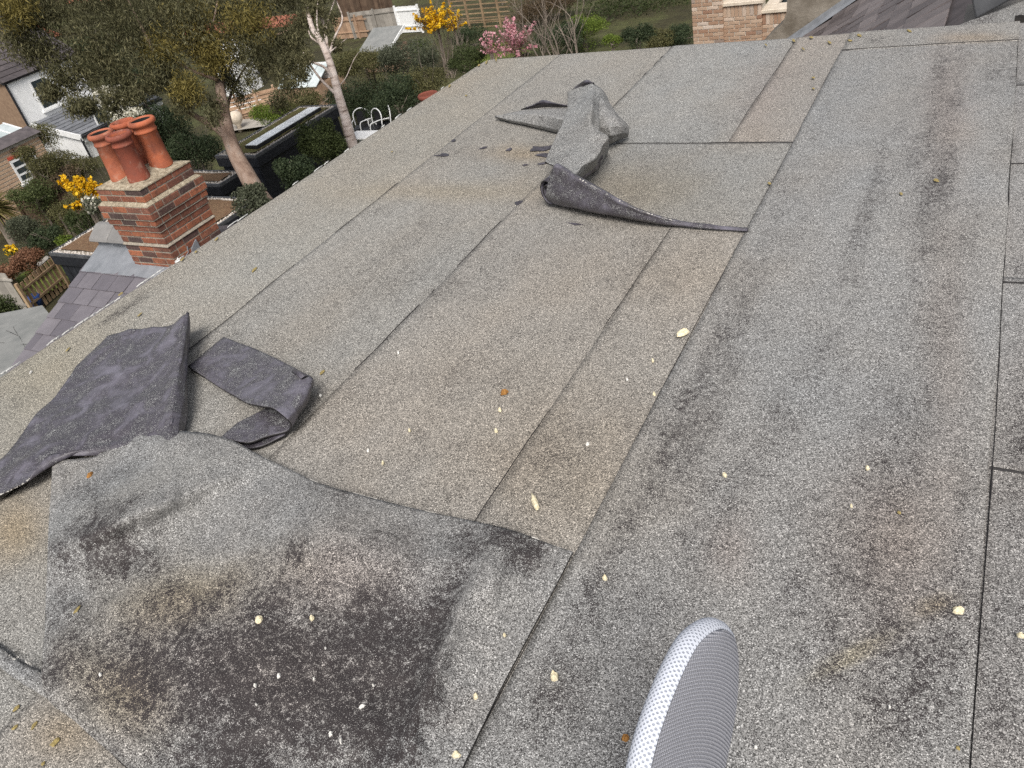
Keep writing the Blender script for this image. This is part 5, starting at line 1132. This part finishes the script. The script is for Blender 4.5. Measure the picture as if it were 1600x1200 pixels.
# conservatory roof
cp = atd(14, 212, 36); cons = thing('conservatory', 'white-framed glass conservatory roof by the brown brick wall', 'conservatory', (cp[0], cp[1], GZ))
MB().box(cp[0]-1.6, cp[0]+.9, cp[1]-1.4, cp[1]+.9, GZ, cp[2]-.35).build('wall', 'white_paint', cons)
for i in range(4):
    for j in range(2):
        y0_ = cp[1]-1.4+i*.58; zA = cp[2]+.25-j*.3; x0_ = cp[0]-1.55+j*1.25
        MB().prism([(x0_, y0_+.05, zA), (x0_+1.18, y0_+.05, zA-.28), (x0_+1.18, y0_+.53, zA-.28), (x0_, y0_+.53, zA)], (0, 0, -.03)).build('pane', 'glass_roof', cons)
for i in range(5): MB().prism([(cp[0]-1.6, cp[1]-1.43+i*.58, cp[2]+.28), (cp[0]+.95, cp[1]-1.43+i*.58, cp[2]-.33), (cp[0]+.95, cp[1]-1.36+i*.58, cp[2]-.33), (cp[0]-1.6, cp[1]-1.36+i*.58, cp[2]+.28)], (0, 0, -.09)).build('glazing_bar', 'white_paint', cons)
# far red-roofed house at the frame edge and one behind the eucalyptus
for (a, b, dp, w, l, mt) in ((-30, 70, 62, 5, 'far red-tiled house beyond the white house', 'brick_far'), (395, 70, 62, 6, 'far brick house glimpsed through the eucalyptus', 'brick_far'), (190, 10, 85, 7, 'distant red-roofed house behind the eucalyptus crown', 'brick_far')):
    c = atd(a, b, dp); t = thing('far_house', l, 'house', (c[0], c[1], GZ))
    MB().box(c[0]-w, c[0]+w, c[1]-3, c[1]+3, GZ, c[2]-.6).build('wall', mt, t)
    ro = MB().prism([(c[0]-w-.3, c[1]-3.4, c[2]-.6), (c[0]-w-.3, c[1], c[2]+1.8), (c[0]-w-.3, c[1]+3.4, c[2]-.6)], (2*w+.6, 0, 0)).build('roof', 'roof_tile_red', t)
    tiled(ro, (c[0]-w-.3, c[1]-3.4, c[2]-.58), (c[0]+w+.3, c[1]-3.4, c[2]-.58), (c[0]+w+.3, c[1], c[2]+1.84), (c[0]-w-.3, c[1], c[2]+1.84), 9, 'roof_tile_red')
    for k in (-1, 1): window(t, (c[0]+k*w*.5-.5, c[1]-3, c[2]-2.8), (1, 0, 0), (0, 0, 1), 1.1, 1.4, (0, -1, 0), (1, 2), .1)

# sedum-roofed garden rooms
def garden_room(label, x0, x1, y0, y1, zr, mat, light=None, hgt=None, over=.0):
    t = thing('garden_room', label, 'garden room', ((x0+x1)/2, (y0+y1)/2, GZ))
    MB().box(x0+.1, x1-.1, y0+.1, y1-.1, GZ, zr-.30).build('wall', 'dark_cladding', t)
    nb_ = int((x1-x0-.2)/.3)
    for i in range(nb_): MB().box(x0+.1+i*.3, x0+.1+i*.3+.27, y0+.075, y0+.098, GZ, zr-.3).build('cladding_board', 'dark_cladding', t)
    MB().box(x0, x1, y0, y1, zr-.298, zr-.03).build('fascia', 'dark_cladding', t)
    for a in ((x0, x1, y0, y0+.05), (x0, x1, y1-.05, y1), (x0, x0+.05, y0+.052, y1-.052), (x1-.05, x1, y0+.052, y1-.052)): MB().box(*a, zr-.028, zr+.06).build('roof_edging', 'lead_dark', t)
    nx, ny = max(6, int((x1-x0)/.16)), max(6, int((y1-y0)/.16)); X, Y = np.meshgrid(np.linspace(x0+.22, x1-.22, nx), np.linspace(y0+.22, y1-.22, ny))
    Z = zr+.03+.07*fbm(X*2.5, Y*2.5, 4); P = np.stack([X, Y, Z], -1).reshape(-1, 3)
    mesh_np('sedum_mat', P, [(i*nx+j, i*nx+j+1, (i+1)*nx+j+1, (i+1)*nx+j) for i in range(ny-1) for j in range(nx-1)], mat, t, smooth=True)
    pb_ = MB(); r = np.random.default_rng(int(abs(x0)*10))
    def ln(a, b, cc, ax_):
        for q in np.arange(a, b, .075):
            s_ = r.uniform(.025, .045); w_ = cc+r.uniform(-.06, .06); c = (q, w_, zr+.03) if ax_ == 0 else (w_, q, zr+.03)
            pb_.add([(c[0]+s_*math.cos(k*1.05)*r.uniform(.8, 1.1), c[1]+s_*math.sin(k*1.05)*r.uniform(.8, 1.1), c[2]) for k in range(6)]+[(c[0], c[1], c[2]+s_)], [(k, (k+1) % 6, 6) for k in range(6)])
    for k in (0, 1):
        ln(x0+.1, x1-.1, y0+.09+.07*k, 0); ln(x0+.1, x1-.1, y1-.09-.07*k, 0); ln(y0+.1, y1-.1, x0+.09+.07*k, 1); ln(y0+.1, y1-.1, x1-.09-.07*k, 1)
    MB().box(x0+.052, x1-.052, y0+.052, y1-.052, zr-.027, zr+.026).build('roof_bed', 'mortar', t)
    tag(pb_.build('pebble_border', 'pebble', t), kind='stuff')
    if light:
        a, b, c, d = light; k = MB().box(a, b, c, d, zr+.03, zr+.16).build('rooflight', 'black_paint', t)
        n = 5
        for i in range(n): MB().box(a+.03, b-.03, c+.03+(d-c-.03)*i/n, c+(d-c-.0)*(i+1)/n-.015, zr+.162, zr+.176).build('pane', 'rooflight_glass', k)
    return t
zr = GZ+2.7
A = at(77, 398, zr); Bq = at(150, 361, zr)
garden_room('dark garden room with brown sedum roof beyond the slate roof', A[0], A[0]+4.6, A[1], A[1]+3.6, zr, 'sedum_brown')
A2 = at(400, 246, zr+.35)
B2 = at(330, 250, zr+.35); C2 = at(492, 190, zr+.35)
x1_ = A2[0]; x0_ = B2[0]; y0_ = A2[1]; y1_ = y0_+4.2
la = at(383, 240, zr+.45); lb = at(399, 239.5, zr+.45)
garden_room('dark garden room with mossy roof and long white rooflight by the eucalyptus', x0_, x1_, y0_, y1_, zr+.35, 'sedum', (x1_-.85, x1_-.32, y0_+.5, y1_-.5))
A3 = at(344, 291, zr-.05); garden_room('low dark lean-to with sedum roof at the foot of the eucalyptus', A3[0]-2.4, A3[0], A3[1], y0_-.15, zr-.05, 'sedum_brown')
# lawns, terraces and paths
ground_patch('lawn', [(10, 455), (60, 465), (130, 430), (150, 380), (100, 385), (75, 405), (30, 430)], 'grass', GZ+.16)
ground_patch('lawn', [(735, 100), (780, 96), (830, 80), (800, 64), (745, 70)], 'grass', GZ+.16)
ground_patch('terrace', [(360, 205), (460, 190), (455, 180), (360, 188)], 'paving', GZ+.16)
ground_patch('path', [(60, 418), (78, 402), (74, 398), (54, 414)], 'paving', GZ+.2)
# fences
def fence(label, p0, p1, h, mat, gap=0.0, board=.15, zb=GZ, posts=1.8, thick=.02, rails=True, name='board_fence', slats='v', shear=0):
    p0 = np.array([p0[0], p0[1], 0.]); p1 = np.array([p1[0], p1[1], 0.]); L = np.linalg.norm(p1-p0); u = (p1-p0)/L; nrm_ = np.array([-u[1], u[0], 0])
    t = thing(name, label, 'fence', (*((p0+p1)/2)[:2], zb)); n = int(L/board)
    def bar(a, b, z0, z1, o0, o1): q0, q1 = p0+u*a, p0+u*b; return MB().prism([(q0+nrm_*o0)+np.array([0, 0, z0]), (q1+nrm_*o0)+np.array([0, 0, z0]), (q1+nrm_*o0)+np.array([0, 0, z1]), (q0+nrm_*o0)+np.array([0, 0, z1])], nrm_*(o1-o0))
    if slats == 'v':
        for i in range(n): bar(i*board+.004, (i+1)*board-.004-gap, zb+.03, zb+h+random.uniform(-.01, .01), 0, thick).build('board', mat, t)
    else:
        for i in range(int(h/board)): bar(0, L, zb+i*board+.01, zb+(i+1)*board-.01-gap, 0, thick).build('board', mat, t)
    for i in range(int(L/posts)+1): bar(i*posts-.05, i*posts+.05, zb-.1, zb+h+.08, -.10, -.003).build('post', mat, t)
    if rails:
        for z_ in (.35, h-.25): bar(0, L, zb+z_, zb+z_+.07, -.05, -.004).build('rail', mat, t)
    return t
f0 = at(-30, 470, GZ+.1); f1 = at(56, 492, GZ+.1)
fence('weathered grey board fence beside the lawn', at(-40, 478, GZ+.1), at(52, 488, GZ+.1), 1.5, 'wood_grey', .0, .42)
fence('leaning broken wooden fence behind the slate roof', at(52, 490, GZ+.1), at(110, 440, GZ+.1), 1.1, 'wood_fence', .07, .2)
fence('orange panelled fence behind the eucalyptus trunk', at(352, 197, GZ), at(450, 172, GZ), 1.25, 'wood_orange', .02, .2, slats='h', posts=.95)
fence('purple-brown low board fence behind the dark bush', at(55, 362, GZ), at(150, 345, GZ), 1.3, 'wood_brown', 0, .15)
fence('tall brown panel fence at the far gardens', at(540, 40, GZ), at(625, 33, GZ), 2.3, 'wood_brown', 0, .3)
fence('grey board fence beside the white garden gate', at(556, 60, GZ), at(627, 52, GZ), 1.5, 'wood_grey', 0, .3)
fence('white picket gate left of the tall forsythia', at(627, 52, GZ), at(664, 50, GZ), 1.5, 'white_paint', .0, .18)
fence('open brown trellis fence behind the forsythia', at(712, 45, GZ), at(800, 40, GZ), 2.0, 'wood_fence', .16, .24, slats='h', posts=1.1)
fence('rusty brown fence stretch left of the grey shed', at(530, 62, GZ), at(580, 58, GZ), 1.3, 'wood_orange', .0, .3)
# grey shed
c = at(596, 112, GZ); sh = thing('garden_shed', 'grey felt-roofed garden shed with orange brick base', 'shed', (c[0], c[1], GZ))
MB().box(c[0]-.9, c[0]+.9, c[1], c[1]+1.6, GZ, GZ+1.0).build('wall', 'brick_far', sh)
MB().prism([(c[0]-1.0, c[1]-.2, GZ+1.05), (c[0]+1.0, c[1]-.2, GZ+1.05), (c[0]+1.0, c[1]+1.6, GZ+1.75), (c[0]-1.0, c[1]+1.6, GZ+1.75)], (0, 0, .06)).build('roof', 'felt_far', sh)
MB().prism([(c[0]+1.01, c[1]-.2, GZ+1.02), (c[0]+1.01, c[1]+1.6, GZ+1.72), (c[0]+1.01, c[1]+1.6, GZ+1.85), (c[0]+1.01, c[1]-.2, GZ+1.15)], (.05, 0, 0)).build('bargeboard', 'white_paint', sh)
# glasshouse
c = at(478, 172, GZ); gh = thing('glasshouse', 'pale glass-roofed greenhouse behind the pale-barked tree', 'greenhouse', (c[0], c[1]+1, GZ))
MB().box(c[0]-1.2, c[0]+1.2, c[1], c[1]+2, GZ, GZ+1.1).build('wall', 'wood_orange', gh)
for i in range(4): MB().prism([(c[0]-1.25+i*.63, c[1]-.1, GZ+1.1), (c[0]-.66+i*.63, c[1]-.1, GZ+1.1), (c[0]-.66+i*.63, c[1]+1.2, GZ+1.75), (c[0]-1.25+i*.63, c[1]+1.2, GZ+1.75)], (0, 0, .03)).build('pane', 'glass_roof', gh)
MB().box(c[0]-1.3, c[0]+1.3, c[1]+1.2, c[1]+1.27, GZ+1.0, GZ+1.83).build('ridge', 'white_paint', gh)
# pale tarpaulin tent and small white house beyond the orange fence
c = at(372, 172, GZ); tn = thing('garden_tent', 'small white triangular tent behind the orange fence', 'tent', (c[0], c[1], GZ))
MB().add([(c[0]-.6, c[1], GZ), (c[0]+.7, c[1], GZ), (c[0]+.7, c[1]+1.2, GZ), (c[0]-.6, c[1]+1.2, GZ), (c[0], c[1]+.6, GZ+1.8)], [(0, 1, 4), (1, 2, 4), (2, 3, 4), (3, 0, 4)]).build('canvas', 'white_paint', tn)
c = at(368, 150, GZ); t = thing('white_shed', 'small white boarded shed beyond the tent', 'shed', (c[0], c[1], GZ))
MB().box(c[0]-1, c[0]+.8, c[1], c[1]+1.5, GZ, GZ+1.9).build('wall', 'white_paint', t); MB().prism([(c[0]-1.1, c[1]-.1, GZ+1.9), (c[0]-.1, c[1]-.1, GZ+2.6), (c[0]+.9, c[1]-.1, GZ+1.9)], (0, 1.7, 0)).build('roof', 'white_paint', t); MB().box(c[0]-.4, c[0]+.3, c[1]-.03, c[1]-.002, GZ+.7, GZ+1.5).build('window', 'window_glass', t)
c = at(369, 186, GZ+.6); t = tag(MB().lathe(c, [(.001, -.6), (.12, -.6), (.10, -.3), (.28, -.1), (.33, .1), (.28, .26), (.12, .36), (.001, .38)], 16).build('stone_ball_planter', 'stone_coping', origin=c, smooth=True), 'round pale stone ball against the orange fence', 'ornament')
# garden chairs and table
def chair(px, py, dp, rz, l):
    c = atd(px, py, dp); zb = c[2]-.55; t = thing('garden_chair', l, 'chair', (c[0], c[1], zb), 'white garden chairs by the dark thicket'); cs_, sn = math.cos(rz), math.sin(rz)
    def W_(x, y, z): return (c[0]+x*cs_-y*sn, c[1]+x*sn+y*cs_, zb+z)
    MB().tube(cr([W_(-.28, .25, .42), W_(-.27, .33, .85), W_(0, .36, 1.0), W_(.27, .33, .85), W_(.28, .25, .42)], 20), .022, 6).build('back_frame', 'white_paint', t, smooth=True)
    MB().prism([W_(-.2, .30, .48), W_(.2, .30, .48), W_(.17, .345, .9), W_(-.17, .345, .9)], np.array([0, .012, 0])).build('backrest', 'black_paint', t)
    MB().prism([W_(-.29, -.27, .40), W_(.29, -.27, .40), W_(.29, .27, .40), W_(-.29, .27, .40)], (0, 0, .05)).build('seat', 'black_paint', t)
    for sx in (-1, 1):
        MB().tube(cr([W_(sx*.28, .26, .66), W_(sx*.31, 0, .68), W_(sx*.30, -.25, .62), W_(sx*.29, -.27, .0)], 14), .020, 6).build('arm', 'white_paint', t, smooth=True)
        MB().tube([W_(sx*.28, .27, .42), W_(sx*.30, .33, .0)], .026, 6).build('leg', 'white_paint', t)
    return zb
zb = chair(565, 193, 29.0, .5, 'white-framed garden chair beside the pale tree trunk'); chair(580, 195, 28.2, -.3, 'white-framed garden chair in the middle of the set'); chair(597, 189, 28.8, -.8, 'white-framed garden chair half hidden by the roof edge')
c = atd(568, 211, 26.5); tt = thing('garden_table', 'white garden table in front of the chairs', 'table', (c[0], c[1], zb))
bevel(MB().box(c[0]-.55, c[0]+.9, c[1]-.35, c[1]+.35, c[2]-.03, c[2]+.02).build('table_top', 'white_paint', tt), .01, 1)
for sx, sy in ((-.45, -.28), (.8, -.28), (-.45, .28), (.8, .28)): MB().box(c[0]+sx-.03, c[0]+sx+.03, c[1]+sy-.03, c[1]+sy+.03, zb, c[2]-.031).build('leg', 'white_paint', tt)
q = atd(578, 205, 28.3)
tag(MB().box(q[0]-1.6, q[0]+2.6, q[1]-1.6, q[1]+2.2, GZ, zb-.003).build('raised_terrace', 'garden_soil'), kind='structure')
# grey flat felt roof lower left
fl = thing('flat_roof_extension', 'low rear extension under a creased grey flat roof below the slates', 'extension', (*at(10, 530, -5.2)[:2], GZ))
zf_ = -5.2
P = [at(a, b, zf_) for a, b in [(-60, 505), (68, 480), (84, 500), (140, 560), (60, 640), (-60, 640)]]
MB().prism([(p[0], p[1], GZ) for p in P], (0, 0, zf_-GZ-.06)).build('wall', 'brick_far', fl)
P2 = [at(a, b, zf_) for a, b in [(-60, 520), (40, 505), (68, 520), (140, 600), (60, 700), (-60, 700)]]
MB().prism(P, (0, 0, .05)).build('roof_felt', 'felt_far', fl)
for l in ([(0, 512), (30, 525), (48, 560)], [(0, 535), (60, 540)], [(20, 510), (32, 530)]): seam(fl, [at(a, b, zf_+.056) for a, b in l], .012)
# odds and ends
c = at(8, 462, GZ+.3); 
c = atd(4, 393, 24.5); tag(MB().lathe((c[0], c[1], GZ+.1), [(.001, 0), (.22, 0), (.26, .35), (.24, .38), (.001, .38)], 14).build('blue_bucket', 'blue_plastic', origin=(c[0], c[1], GZ+.1), smooth=True), 'blue garden bucket near the daffodils', 'bucket')
c = at(12, 440, GZ+.3); tag(MB().lathe((c[0], c[1], GZ+.1), [(.001, 0), (.16, 0), (.24, .18), (.20, .36), (.001, .42)], 14).build('stone_urn', 'lead_dark', origin=(c[0], c[1], GZ+.1), smooth=True), 'dark round garden urn beside the lawn', 'urn')
# distant trees closing the view
for k, (a, b, rp, dp, m_) in enumerate([(30, -10, 60, 95, 'leaf_mid'), (130, 20, 60, 90, 'leaf_brown'), (240, 30, 60, 80, 'leaf_olive'), (330, 30, 55, 85, 'leaf_brown'), (420, 20, 60, 75, 'leaf_olive'), (500, 10, 50, 70, 'leaf_brown'), (570, -5, 40, 75, 'leaf_mid'), (450, 60, 36, 60, 'leaf_olive'), (640, 6, 26, 62, 'leaf_dark'), (690, -5, 36, 66, 'leaf_brown'), (760, -2, 34, 60, 'leaf_olive'), (790, 22, 24, 50, 'leaf_brown'), (400, 120, 40, 52, 'leaf_olive'), (440, 130, 30, 48, 'leaf_brown'), (350, 110, 40, 56, 'leaf_mid'), (150, 95, 50, 58, 'leaf_dark')]):
    shrub('background_tree', ['mid-green', 'brown leafless', 'olive', 'fine brown', 'yellowish olive', 'russet', 'pale green', 'low olive', 'dark evergreen', 'twiggy brown', 'olive scrubby', 'brown scrubby', 'grey-olive', 'thin brown', 'green bushy', 'blackish'][k] + ' tree in the far gardens', 'tree', a, b, rp, 4, m_, .8, rp*.8, dep=dp, seed=k*13, group='trees in the far gardens', twigs=3)
